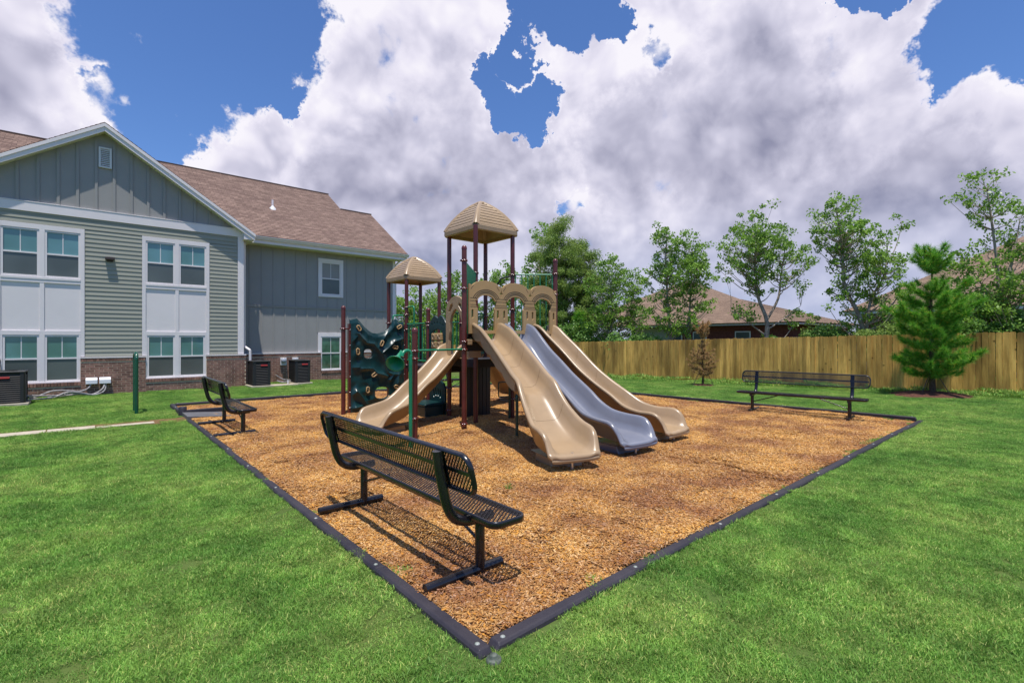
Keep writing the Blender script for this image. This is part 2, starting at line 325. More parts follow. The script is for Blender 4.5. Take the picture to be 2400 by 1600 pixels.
def rrect(x0, y0, x1, y1, r, n=5):
    return arc(x1-r, y0+r, r, r, -90, 0, n)+arc(x1-r, y1-r, r, r, 0, 90, n)+arc(x0+r, y1-r, r, r, 90, 180, n)+arc(x0+r, y0+r, r, r, 180, 270, n)
def interp(pts, s):
    if s <= pts[0][0]: return pts[0][1]
    for (a, b), (c, d) in zip(pts, pts[1:]):
        if s <= c: return b+(d-b)*(s-a)/(c-a)
    return pts[-1][1]
def smooth_path(pts, k=6):
    """Catmull-Rom through 3-D points"""
    P = [Vector(p) for p in pts]; out = []
    for i in range(len(P)-1):
        a, b, c, d = P[max(i-1, 0)], P[i], P[i+1], P[min(i+2, len(P)-1)]
        for j in range(k):
            t = j/k; out.append(.5*((2*b)+(c-a)*t+(2*a-5*b+4*c-d)*t*t+(3*b-a-3*c+d)*t**3))
    out.append(P[-1]); return out

# ---------------------------------------------------------------- terrain
BX0, BX1, BY0, BY1 = 1.56, 12.35, 2.03, 13.95             # the mulch bed
def gz(x, y):
    w = min(max((x-6.5)/13.5, 0), 1.25); yy = min(max(y, 0), 45)
    return -0.0215*yy*w
def gz_np(x, y): return -0.0215*np.clip(y, 0, 45)*np.clip((x-6.5)/13.5, 0, 1.25)
def grid_sheet(xs, ys, zf, name, m, **k):
    X, Y = np.meshgrid(xs, ys, indexing='ij'); Z = zf(X, Y); nx, ny = X.shape
    v = np.stack([X.ravel(), Y.ravel(), Z.ravel()], 1); i = np.arange(nx*ny).reshape(nx, ny)
    f = np.stack([i[:-1, :-1].ravel(), i[1:, :-1].ravel(), i[1:, 1:].ravel(), i[:-1, 1:].ravel()], 1)
    me = bpy.data.meshes.new(name); me.vertices.add(len(v)); me.vertices.foreach_set('co', v.ravel()); me.loops.add(f.size); me.polygons.add(len(f))
    me.polygons.foreach_set('loop_start', np.arange(len(f))*4); me.loops.foreach_set('vertex_index', f.ravel()); me.polygons.foreach_set('use_smooth', np.ones(len(f), bool)); me.update(); me.validate()
    me.materials.append(m); o = bpy.data.objects.new(name, me); COL.objects.link(o)
    for a, b in k.items(): o[a] = b
    return o
def vnoise(x, y, s, seed=0):
    """cheap smooth value noise on arrays"""
    x = x/s+seed*13.7; y = y/s+seed*7.3; xi = np.floor(x).astype(int); yi = np.floor(y).astype(int); fx = x-xi; fy = y-yi; fx = fx*fx*(3-2*fx); fy = fy*fy*(3-2*fy)
    def h(a, b):
        q = (a*374761393+b*668265263+seed*974711) & 0x7fffffff; q = (q ^ (q >> 13))*1274126177 & 0x7fffffff; return ((q ^ (q >> 16)) & 0xffff)/65535.0
    return (h(xi, yi)*(1-fx)+h(xi+1, yi)*fx)*(1-fy)+(h(xi, yi+1)*(1-fx)+h(xi+1, yi+1)*fx)*fy
MT['lawnbase'] = mat('lawn_soil', (.075,.13,.03), .95, .1, vcol=(.10,.13,.035), vscale=1.5, bump=.5, bscale=50)
MT['far'] = mat('far_field', (.07,.11,.03), .95, .1, var=.4, vscale=.05)
xs = np.concatenate([[-900,-300,-120,-60], np.arange(-30, 45.1, 1.0), [60,120,300,900]]); ys = np.concatenate([[-900,-300,-100,-40], np.arange(-15, 50.1, 1.0), [70,130,300,900]])
xs = np.sort(np.concatenate([xs, [BX0-.03, BX0+.02, BX1-.02, BX1+.03]])); ys = np.sort(np.concatenate([ys, [BY0-.03, BY0+.02, BY1-.02, BY1+.03]]))
grid_sheet(xs, ys, lambda x, y: gz_np(x, y)-.12*((x > BX0) & (x < BX1) & (y > BY0) & (y < BY1)), 'lawn', MT['lawnbase'], kind='structure')

def mulch_z(x, y):
    b = gz_np(x, y)+.004+.05*(vnoise(x, y, 1.3, 1)-.5)+.03*(vnoise(x, y, .45, 2)-.5)
    return b
def mat_mulch():
    m = mat('wood_mulch_base', (.42,.23,.095), .9, .15, vcol=(.30,.145,.05), vscale=30, bump=.6, bscale=45)
    return m
MT['mulch'] = mat_mulch()
grid_sheet(np.linspace(BX0-.02, BX1+.02, 110), np.linspace(BY0-.02, BY1+.02, 120), mulch_z, 'mulch_bed', MT['mulch'], kind='structure')

# ---------------------------------------------------------------- scattered small stuff (grass blades, wood chips)
def raw_mesh(name, V, F, cols, m):
    me = bpy.data.meshes.new(name); n = F.shape[1]; me.vertices.add(len(V)); me.vertices.foreach_set('co', V.astype(np.float32).ravel())
    me.loops.add(F.size); me.polygons.add(len(F)); me.polygons.foreach_set('loop_start', np.arange(len(F))*n); me.loops.foreach_set('vertex_index', F.astype(np.int32).ravel()); me.update()
    if cols is not None:
        at = me.color_attributes.new('tone', 'FLOAT_COLOR', 'POINT'); at.data.foreach_set('color', np.concatenate([cols, np.ones((len(cols), 1))], 1).astype(np.float32).ravel())
    me.materials.append(m); return me
def blades(n, size, hmin, hmax, wid, seed):
    r = np.random.default_rng(seed); x = r.uniform(-size, size, n); y = r.uniform(-size, size, n); a = r.uniform(0, 2*np.pi, n); lean = r.uniform(.25, 1.15, n); h = r.uniform(hmin, hmax, n); w = wid*r.uniform(.7, 1.3, n)
    b = r.uniform(0, 2*np.pi, n); px, py = np.cos(b)*w/2, np.sin(b)*w/2
    dx, dy = np.cos(a)*lean*h, np.sin(a)*lean*h; zz = h*np.clip(1.1-lean*.6, .3, 1)
    base = np.stack([x, y, np.zeros(n)], 1); s = np.stack([px, py, np.zeros(n)], 1); mid = base+np.stack([dx*.4, dy*.4, zz*.65], 1); tip = base+np.stack([dx, dy, zz], 1)
    V = np.stack([base-s, base+s, mid+s*.8, mid-s*.8, tip], 1).reshape(-1, 3); k = np.arange(n)[:, None]*5
    F = np.concatenate([k+np.array([[0,1,2]]), k+np.array([[0,2,3]]), k+np.array([[3,2,4]])]).reshape(-1, 3)
    t = r.uniform(0, 1, n); c = np.stack([.75+.5*t, .8+.35*t, .7+.3*t], 1); dry = r.uniform(0, 1, n) < .10; c[dry] = [2.6, 1.5, 2.2]
    return V, F, np.repeat(c, 5, 0)
def mat_grass():
    m = bpy.data.materials.new('grass_blade'); m.use_nodes = True; t = m.node_tree; p = t.nodes['Principled BSDF']; p.inputs['Roughness'].default_value = .55; p.inputs['Specular IOR Level'].default_value = .3
    g = t.nodes.new('ShaderNodeNewGeometry')
    def nz(s, d): n = t.nodes.new('ShaderNodeTexNoise'); n.inputs['Scale'].default_value = s; n.inputs['Detail'].default_value = d; t.links.new(g.outputs['Position'], n.inputs['Vector']); return n.outputs[0]
    a = t.nodes.new('ShaderNodeValToRGB'); t.links.new(nz(.9, 5), a.inputs[0]); e = a.color_ramp.elements; e[0].position = .36; e[0].color = (.14,.315,.058,1); e[1].position = .66; e[1].color = (.31,.49,.115,1)
    x = e.new(.50); x.color = (.215,.41,.082,1)
    b = t.nodes.new('ShaderNodeMapRange'); t.links.new(nz(4.5, 4), b.inputs['Value']); b.inputs['From Min'].default_value = .35; b.inputs['From Max'].default_value = .65; b.inputs['To Min'].default_value = .75; b.inputs['To Max'].default_value = 1.2
    at = t.nodes.new('ShaderNodeAttribute'); at.attribute_name = 'tone'
    m1 = t.nodes.new('ShaderNodeMix'); m1.data_type = 'RGBA'; m1.blend_type = 'MULTIPLY'; m1.inputs[0].default_value = 1; t.links.new(a.outputs[0], m1.inputs[6]); t.links.new(at.outputs['Color'], m1.inputs[7])
    m2 = t.nodes.new('ShaderNodeMix'); m2.data_type = 'RGBA'; m2.blend_type = 'MULTIPLY'; m2.inputs[0].default_value = 1; t.links.new(m1.outputs[2], m2.inputs[6]); t.links.new(b.outputs[0], m2.inputs[7])
    t.links.new(m2.outputs[2], p.inputs['Base Color']); tr = t.nodes.new('ShaderNodeBsdfTranslucent'); t.links.new(m2.outputs[2], tr.inputs[0]); ms = t.nodes.new('ShaderNodeMixShader'); ms.inputs[0].default_value = .3
    t.links.new(p.outputs[0], ms.inputs[1]); t.links.new(tr.outputs[0], ms.inputs[2]); t.links.new(ms.outputs[0], t.nodes['Material Output'].inputs[0]); return m
MT['grass'] = mat_grass()
def chips(n, size, seed):
    r = np.random.default_rng(seed); big = r.uniform(0, 1, n)**3; ln = .005+.016*big+r.uniform(0, .007, n); wd = .0018+.003*r.uniform(0, 1, n)+.003*big; th = .0012+.0015*r.uniform(0, 1, n)
    c = np.array([[-1,-1,-1],[1,-1,-1],[1,1,-1],[-1,1,-1],[-1,-1,1],[1,-1,1],[1,1,1],[-1,1,1]], float)
    P = c[None]*np.stack([ln, wd, th], 1)[:, None]
    P[:, :4, 1] *= r.uniform(.5, 1, n)[:, None]
    yaw = r.uniform(0, 2*np.pi, n); pit = r.normal(0, .28, n); rol = r.normal(0, .5, n)
    def rot(P, ang, i, j): cs, sn = np.cos(ang)[:, None], np.sin(ang)[:, None]; a, b = P[..., i].copy(), P[..., j].copy(); P[..., i] = a*cs-b*sn; P[..., j] = a*sn+b*cs
    rot(P, rol, 1, 2); rot(P, pit, 0, 2); rot(P, yaw, 0, 1)
    P += np.stack([r.uniform(-size, size, n), r.uniform(-size, size, n), r.uniform(-.004, .014, n)], 1)[:, None]
    k = np.arange(n)[:, None, None]*8; q = np.array([[0,3,2,1],[4,5,6,7],[0,1,5,4],[1,2,6,5],[2,3,7,6],[3,0,4,7]]); F = (k+q[None]).reshape(-1, 4)
    pal = np.array([[1.0,.98,.9],[1.15,1.15,1.1],[1.3,1.5,2.0],[.82,.70,.62],[.62,.52,.58],[1.2,1.02,.55],[1.15,1.3,1.9],[.95,.8,.6]]); ci = r.choice(8, n, p=[.24,.17,.12,.14,.10,.10,.06,.07]); col = pal[ci]*r.uniform(.8, 1.15, (n, 1))
    return P.reshape(-1, 3), F, np.repeat(col, 8, 0)
def mat_chip():
    m = mat('wood_chip', (.47,.275,.125), .8, .2, attr='tone'); t = m.node_tree; p = t.nodes['Principled BSDF']; src = p.inputs['Base Color'].links[0].from_socket
    g = t.nodes.new('ShaderNodeNewGeometry'); n = t.nodes.new('ShaderNodeTexNoise'); n.inputs['Scale'].default_value = 1.3; n.inputs['Detail'].default_value = 4; t.links.new(g.outputs['Position'], n.inputs['Vector'])
    a = t.nodes.new('ShaderNodeValToRGB'); t.links.new(n.outputs[0], a.inputs[0]); e = a.color_ramp.elements; e[0].position = .36; e[0].color = (.68,.56,.53,1); e[1].position = .64; e[1].color = (1.24,1.20,.86,1)
    mm = t.nodes.new('ShaderNodeMix'); mm.data_type = 'RGBA'; mm.blend_type = 'MULTIPLY'; mm.inputs[0].default_value = 1; t.links.new(src, mm.inputs[6]); t.links.new(a.outputs[0], mm.inputs[7]); t.links.new(mm.outputs[2], p.inputs['Base Color']); return m
MT['chip'] = mat_chip()
def scatter(name, pts, rots, scls, meshes, **k):
    """one object: a point cloud mesh whose geometry nodes put a small patch of blades / chips on every point"""
    me = bpy.data.meshes.new(name); me.vertices.add(len(pts)); me.vertices.foreach_set('co', pts.astype(np.float32).ravel())
    a = me.attributes.new('rot', 'FLOAT_VECTOR', 'POINT'); a.data.foreach_set('vector', rots.astype(np.float32).ravel())
    a = me.attributes.new('scl', 'FLOAT', 'POINT'); a.data.foreach_set('value', scls.astype(np.float32))
    o = bpy.data.objects.new(name, me); COL.objects.link(o)
    src = bpy.data.collections.new(name+'_patches')
    for i, q in enumerate(meshes): src.objects.link(bpy.data.objects.new(name+'_patch', q))
    g = bpy.data.node_groups.new(name, 'GeometryNodeTree'); g.interface.new_socket('Geometry', in_out='INPUT', socket_type='NodeSocketGeometry'); g.interface.new_socket('Geometry', in_out='OUTPUT', socket_type='NodeSocketGeometry')
    gi = g.nodes.new('NodeGroupInput'); go = g.nodes.new('NodeGroupOutput'); ci = g.nodes.new('GeometryNodeCollectionInfo'); ci.inputs[0].default_value = src; ci.inputs['Separate Children'].default_value = True; ci.inputs['Reset Children'].default_value = True
    ip = g.nodes.new('GeometryNodeInstanceOnPoints'); ip.inputs['Pick Instance'].default_value = True
    ra = g.nodes.new('GeometryNodeInputNamedAttribute'); ra.data_type = 'FLOAT_VECTOR'; ra.inputs[0].default_value = 'rot'; sa = g.nodes.new('GeometryNodeInputNamedAttribute'); sa.data_type = 'FLOAT'; sa.inputs[0].default_value = 'scl'
    g.links.new(gi.outputs[0], ip.inputs['Points']); g.links.new(ci.outputs[0], ip.inputs['Instance']); g.links.new(ra.outputs['Attribute'], ip.inputs['Rotation']); g.links.new(sa.outputs['Attribute'], ip.inputs['Scale']); g.links.new(ip.outputs[0], go.inputs[0])
    md = o.modifiers.new('scatter', 'NODES'); md.node_group = g
    for a_, b_ in k.items(): o[a_] = b_
    return o
def view_mask(X, Y, margin=.25):
    d = X*math.cos(AZ)+Y*math.sin(AZ); l = X*math.sin(AZ)-Y*math.cos(AZ)
    return (d > 1.2) & (np.abs(l) < d*(1.05+margin)+1.5)
def jgrid(x0, x1, y0, y1, st):
    X, Y = np.meshgrid(np.arange(x0, x1, st), np.arange(y0, y1, st)); X = X.ravel()+rng.uniform(-.5, .5, X.size)*st; Y = Y.ravel()+rng.uniform(-.5, .5, Y.size)*st; return X, Y
gm = [raw_mesh('grass_patch', *blades(1900, .17, .011, .030, .0036, s), MT['grass']) for s in (1, 2, 3, 4)]
X, Y = jgrid(-9, 19.85, -8, 20, .2)
keep = view_mask(X, Y) & ~((X > BX0-.10) & (X < BX1+.08) & (Y > BY0-.10) & (Y < BY1+.08))
keep &= ~((Y > 18.45) & (X < 4.25)) & ~((Y > 19.5) & (X < 10.6)) & ~((X < .95) & (Y > 11.36) & (Y < 11.93)) & ~((X >= .9) & (X < 1.5) & (np.abs(Y-11.75) < .22))
keep &= ~(((X-18.75)/.75)**2+((Y-2.8)/1.0)**2 < 1) & ~(((X-17.6)/.4)**2+((Y-9.1)/.4)**2 < 1) & ~((X > 4.15) & (X < 6.35) & (Y > 17.8) & (Y < 19)) & ~((X > -3) & (X < -1.05) & (Y > 16.6) & (Y < 17.7))
# thin bare spots near the fence
keep &= ~((X > 15.5) & (vnoise(X, Y, .5, 5) > .80)) 
X, Y = X[keep], Y[keep]; P = np.stack([X, Y, gz_np(X, Y)-.003], 1); n = len(X); dist = np.hypot(X, Y)
rt = np.stack([rng.normal(0, .05, n), rng.normal(0, .05, n), rng.uniform(0, 6.28, n)], 1); sc = rng.uniform(.9, 1.25, n)*(.85+.4*vnoise(X, Y, .6, 9))
scatter('grass', P, rt, sc, gm, kind='stuff')
X, Y = jgrid(19.95, 27, 0, 34, .45); P = np.stack([X, Y, gz_np(X, Y)], 1); n = len(X)
scatter('rough_grass', P, np.stack([rng.normal(0, .1, n), rng.normal(0, .1, n), rng.uniform(0, 6.28, n)], 1), rng.uniform(3, 6, n), gm, kind='stuff')
cm = [raw_mesh('chip_patch', *chips(820, .17, s), MT['chip']) for s in (5, 6, 7, 8)]
X, Y = jgrid(BX0+.04, BX1-.02, BY0+.04, BY1-.02, .2); X = np.clip(X, BX0+.172, BX1-.16); Y = np.clip(Y, BY0+.172, BY1-.16); n = len(X)
P = np.stack([X, Y, mulch_z(X, Y)+.002], 1)
scatter('wood_chips', P, np.stack([rng.normal(0, .03, n), rng.normal(0, .03, n), rng.choice([0, 1.5708, 3.1416, 4.7124], n)+rng.normal(0, .03, n)], 1), rng.uniform(.9, 1.1, n), cm, kind='stuff')

exec_parts = True

# ---------------------------------------------------------------- border of the mulch bed
border = thing('playground_border', 'low black plastic timber border edging the orange mulch bed', 'edging', (BX0, BY0, 0))
def timber_run(p, q, seg, top, side, skipcap=()):
    p = Vector((*p, 0)); q = Vector((*q, 0)); Ld = (q-p).length; d = (q-p).normalized(); nn = Vector((-d.y, d.x, 0))*side; k = max(1, round(Ld/seg)); st = Ld/k
    for i in range(k):
        a = p+d*(i*st+.004)+nn*random.uniform(-.012, .012); b = p+d*((i+1)*st+.03)+nn*random.uniform(-.012, .012); dd = (b-a).normalized(); n2 = Vector((-dd.y, dd.x, 0))*side
        h = top+random.uniform(-.006, .008); za = gz(a.x, a.y); zb = gz(b.x, b.y); mb = MB((BX0, BY0, 0)); rings = []
        for t_, e in ((0, -.03), (.02, 0), (.5, .0), (.98, 0), (1, -.012)):
            c = a.lerp(b, t_); z = za+(zb-za)*t_+h+e
            rings.append([c+Vector((0,0,-.12)), c+Vector((0,0,z-.014)), c+n2*.010+Vector((0,0,z)), c+n2*.070+Vector((0,0,z)), c+n2*.085+Vector((0,0,z-.014)), c+n2*.105+Vector((0,0,-.12+z))])
        mb.loft(rings, smooth=False); o = mb.build('timber', MT['timber'], border); bevel(o, .006)
        c = a+dd*.07+n2*.05; MB((BX0, BY0, 0)).lathe(c+Vector((0,0,za+h-.004)), [(.014, 0), (.014, .005), (.009, .009), (.0, .010)], 10).build('stake_cap', MT['cap'], o)
timber_run((BX0, BY0-.09), (BX0, 11.4), 1.17, .034, 1)
timber_run((BX0, 12.38), (BX0, 14.0), .85, .075, 1)
timber_run((BX0+.02, BY0), (BX1+.08, BY0), 1.2, .034, -1)
timber_run((BX1, BY0+.02), (BX1, BY1+.1), 1.2, .08, -1)
timber_run((BX0, BY1), (BX1, BY1), 1.2, .08, 1)
mb = MB((BX0, BY0, 0)); mb.lathe((BX0-.03, BY0-.13, -.01), [(.040, 0), (.040, .02), (.030, .024), (.022, .028), (.021, .038), (.014, .044), (0, .046)], 18); mb.build('corner_stake', mat('green_grey_cap',(.04,.055,.04),.6,vcol=(.13,.15,.12),vscale=30), border, label='grey-green round stake cap at the near corner')
ramp = thing('access_ramp', 'grey plastic access ramp down into the mulch at the walkway end', 'ramp', (1.6, 11.9, 0))
mb = MB((1.6, 11.9, 0)); mb.add([(1.5,11.48,.075),(2.5,11.48,.0),(2.5,12.26,.0),(1.5,12.26,.075),(1.5,11.48,-.05),(2.5,11.48,-.05),(2.5,12.26,-.05),(1.5,12.26,-.05)], [(0,1,2,3),(4,7,6,5),(0,4,5,1),(1,5,6,2),(2,6,7,3),(3,7,4,0)]); mb.build('ramp_slab', MT['rubber'], ramp)
mb = MB((1.6, 11.9, 0)); mb.box((1.45,12.262,-.05),(2.5,12.36,.11)); bevel(mb.build('side_rail', MT['timber'], ramp), .012)
mb = MB((1.6, 11.9, 0)); mb.lathe((1.52,12.31,0), [(.075,0),(.075,.17),(.06,.185),(0,.19)], 14); mb.build('corner_post', MT['timber'], ramp)
# narrow concrete walk
walk = bpy.data.objects.new('walkway', None); COL.objects.link(walk); walk['kind'] = 'structure'; walk.location = (0, 11.62, 0)
xw = [-9.0, -7.6, -6.1, -4.7, -3.3, -1.9, -.53, .12, .98]
for a, b in zip(xw, xw[1:]):
    mb = MB((0, 11.62, 0)); mb.box((a+.008, 11.46, -.08), (b-.008, 11.46+.33*(1 if b < .5 else .6), .022)); bevel(mb.build('slab', MT['concrete'], walk), .006)
grid_sheet(np.linspace(-9, 1.5, 40), np.linspace(11.35, 12.0, 6), lambda x, y: .004+0*x+.006*vnoise(x, y, .3, 4), 'bare_dirt_strip', MT['dirt'], kind='structure')

# ---------------------------------------------------------------- benches
def bench_mesh_panel(w0, w1, length, P):
    """expanded-metal diamonds between across-coordinates w0..w1; P(w, y)->point"""
    mb = MB(); cw = .042; cl = .031; nw = max(2, round((w1-w0)/cw)); nl = round(length/cl); cw = (w1-w0)/nw; cl = length/nl; vs = []; fs = []
    for i in range(nl):
        for j in range(nw):
            y0 = -length/2+i*cl; a = w0+j*cw
            pts = [(a, y0+cl/2), (a+cw/2, y0+.0), (a+cw, y0+cl/2), (a+cw/2, y0+cl)]
            for (q0, q1) in ((0,1),(1,2),(2,3),(3,0)):
                A = P(*pts[q0]); B = P(*pts[q1]); d = (B-A).normalized(); nn = P.n; s = d.cross(nn)*.0034; up = nn*.003
                k = len(vs); vs += [A-s+up, A+s+up, B+s+up, B-s+up, A-s-up, A+s-up, B+s-up, B-s-up]; fs += [(k,k+1,k+2,k+3),(k+4,k+7,k+6,k+5),(k,k+4,k+5,k+1),(k+2,k+6,k+7,k+3)]
    mb.add(vs, fs); return mb
class Plane:
    def __init__(s, o, u, n): s.o = Vector(o); s.u = Vector(u).normalized(); s.n = Vector(n).normalized()
    def __call__(s, w, y): return s.o+s.u*w+Vector((0,1,0))*y
def make_bench(label, loc, rz, spacing=1.84, over=.30, group='black metal benches round the mulch bed'):
    b = thing('park_bench', label, 'bench', loc, rz, group); Ln = spacing+2*over; h = spacing/2
    seat = Plane((-.115, 0, .45), (1,0,0), (0,0,1)); sb = Vector((-.30+.235, 0, .90-.645)).normalized(); back = Plane((-.235, 0, .645), sb, Vector((sb.z, 0, -sb.x)))
    def rim(pl, w, Ln, r, depth, name):
        mb = MB(); pts = rrect(0, -Ln/2, w, Ln/2, r, 6); m = len(pts); cx = w/2
        rings = []
        for (x, y) in pts:
            p = pl(x, y); rings.append(p)
        out = []
        for i, p in enumerate(rings):
            d = (rings[(i+1) % m]-rings[i-1]).normalized(); o = d.cross(pl.n)
            out.append([p+pl.n*.006, p+o*.010+pl.n*.003, p+o*.012-pl.n*.006, p+o*.012-pl.n*depth, p+o*.004-pl.n*(depth+.003), p-pl.n*depth, p-o*.012-pl.n*.004])
        out.append(out[0]); mb.loft(out, caps=False, smooth=True); o = mb.build(name, MT['bench'], b); return o
    sr = rim(seat, .26, Ln, .055, .038, 'seat_frame'); bench_mesh_panel(.006, .254, Ln-.03, seat).build('seat_mesh', MT['bench'], b)
    br = rim(back, .262, Ln, .085, .026, 'back_frame'); bench_mesh_panel(.008, .254, Ln-.05, back).build('back_mesh', MT['bench'], b)
    mb = MB(); c = back.o+sb*.13-back.n*.004; mb.box((-.003, -Ln/2+.02, -.014), (.003, Ln/2-.02, .014), frame(c, back.n, (0,1,0)) @ Matrix.Identity(4)); mb.build('back_stiffener', MT['bench'], b)
    for sy in (-h, h):
        mb = MB(); mb.tube([(0, sy, .02), (0, sy, .385)], .034, 14); mb.build('leg', MT['bench'], b)
        mb = MB(); mb.tube([(-.43, sy, .036), (.185, sy, .036)], .032, 12); mb.build('foot_bar', MT['bench'], b)
        arm = smooth_path([(.10, sy, .385), (-.02, sy, .382), (-.12, sy, .388), (-.21, sy, .43), (-.265, sy, .52), (-.30, sy, .66), (-.325, sy, .78), (-.338, sy, .885)], 5)
        mb = MB(); mb.tube(arm, .034, 12); mb.build('arm', MT['bench'], b)
        mb = MB(); mb.box((-.004, sy-.028, -.005), (.004, sy+.028, .235), frame(back.o-back.n*.022+sb*.01, back.n, (0,1,0)) @ Matrix.Rotation(0, 4, 'X')) if False else None
        c0 = back.o+sb*.01-back.n*.018; c1 = back.o+sb*.25-back.n*.018; mb.add([c0+Vector((0,sy+a,0))+back.n*e for e in (-.004,.004) for a in (-.03,.03)]+[c1+Vector((0,sy+a,0))+back.n*e for e in (-.004,.004) for a in (-.03,.03)], [(0,1,3,2),(4,6,7,5),(0,4,5,1),(2,3,7,6),(0,2,6,4),(1,5,7,3)]); pl_ = mb.build('mount_plate', MT['bench'], b)
        for w in (.06, .19): MB().lathe(back.o+sb*w+Vector((0,sy+.018,0))-back.n*.026, [(.010,0),(.010,.006),(0,.008)], 8, axis=-back.n).build('bolt', MT['steel'], pl_)
        s_ = 1 if sy < 0 else -1; mb = MB(); mb.tube([(0, sy, .22), (0, sy+s_*.52, .395)], .011, 8); mb.tube([(0, sy, .22), (0, sy-s_*.035, .22)], .011, 8); mb.build('brace', MT['bench'], b)
    return b
make_bench('black expanded-metal bench in the foreground, seen from behind its mesh back', (2.015, 3.57, .01), 0)
make_bench('smaller black bench near the access ramp at the left corner of the mulch bed', (1.98, 9.91, .0), 0, 1.5, .28)
b3 = make_bench('black mesh bench facing the slides, in front of the wooden fence', (11.48, 3.88, gz(11.5, 3.9)), R(180)+R(5.4))
b4 = make_bench('black mesh bench far behind the slides, half hidden by the play structure', (9.2, 12.2, gz(9.2, 12.2)), R(-100))

# ---------------------------------------------------------------- playground structure
PO = (5.9, 8.2, 0)
ps = thing('playground_structure', 'tan, green and maroon playground set with two domed roofs and triple slides', 'playground set', PO)
def P_(): return MB(PO)
def clampring(mb, x, y, z, r=.045):
    mb.lathe((x, y, z-.018), [(r, 0), (r+.014, .002), (r+.014, .034), (r, .036)], 16)
    for a in (.6, 2.6): mb.box((x+math.cos(a)*(r+.01)-.012, y+math.sin(a)*(r+.01)-.012, z-.014), (x+math.cos(a)*(r+.03)+.008, y+math.sin(a)*(r+.03)+.008, z+.014))
def post(x, y, top, rings=(), cap=True):
    mb = P_(); r = .0445; mb.lathe((x, y, -.05), [(r, 0), (r, top+.05-(.0 if not cap else .05))], 20); o = mb.build('post', MT['maroon'], ps)
    if cap: P_().lathe((x, y, top-.06), [(r+.004, 0), (r+.004, .03), (r*.9, .05), (r*.55, .066), (0, .072)], 20).build('post_cap', MT['maroon'], o)
    if rings:
        for z in rings: mb = P_(); clampring(mb, x, y, z); mb.build('clamp', MT['maroon'], o)
        for z in rings:
            for a in (3.6, 4.3): P_().lathe((x+math.cos(a)*.058, y+math.sin(a)*.058, z), [(.008, 0), (.008, .006), (0, .009)], 8, axis=(math.cos(a), math.sin(a), 0)).build('bolt', MT['steel'], o)
    return o
A = (5.0, 7.03); E_ = (7.16, 6.90); F = (5.54, 7.42); Lp = (5.62, 8.43); Rp = (6.50, 7.46); B = (6.57, 8.44); K = (5.67, 9.33); F2 = (5.67, 10.30); R2 = (6.57, 10.30); L2 = (5.67, 11.20); B2 = (6.57, 11.20); K2 = (6.57, 9.36)
post(*A, 3.24, (2.98, 2.49, 1.56, 1.42, .12)); post(*E_, 3.22, (2.92, 2.5, 1.5))
post(*F, 3.76, (2.85, 2.2, 1.35), cap=False); post(*Lp, 3.76, (2.35, 2.0, .6, .15), cap=False); post(*Rp, 3.76, (2.90, 2.2, 1.4, .4), cap=False); post(*B, 3.76, (2.1, 1.15), cap=False)
post(*K, 2.28, (1.97, 1.9, 1.1)); post(*K2, 2.28, (1.97,)); post(*F2, 3.06, (2.35, 2.18, 1.83, 1.0), cap=False); post(*R2, 3.06, (2.0, 1.2), cap=False); post(*L2, 3.06, (2.0, 1.2), cap=False); post(*B2, 3.06, (2.0, 1.2), cap=False)
post(3.83, 6.70, 1.77, (1.42, 1.30, .38)); post(4.03, 9.99, 2.29, (1.82, .02))
# decks
def deck(name, poly, top):
    mb = P_(); n = len(poly); vs = [(x, y, top) for x, y in poly]+[(x, y, top-.16) for x, y in poly]
    mb.add(vs, [tuple(range(n)), tuple(range(2*n-1, n-1, -1))]+[(i, i+n, (i+1) % n+n, (i+1) % n) for i in range(n)]); o = mb.build(name, MT['deck'], ps); bevel(o, .008); return o
deck('deck', [(5.06,7.06),(7.1,6.94),(6.5,7.40),(5.55,7.40)], 1.55)
deck('deck', [F, Rp, B, Lp], 1.22); deck('deck', [Lp, B, K2, K], 1.10); deck('deck', [K, K2, R2, F2], 1.0); deck('deck', [F2, R2, B2, L2], 1.0)
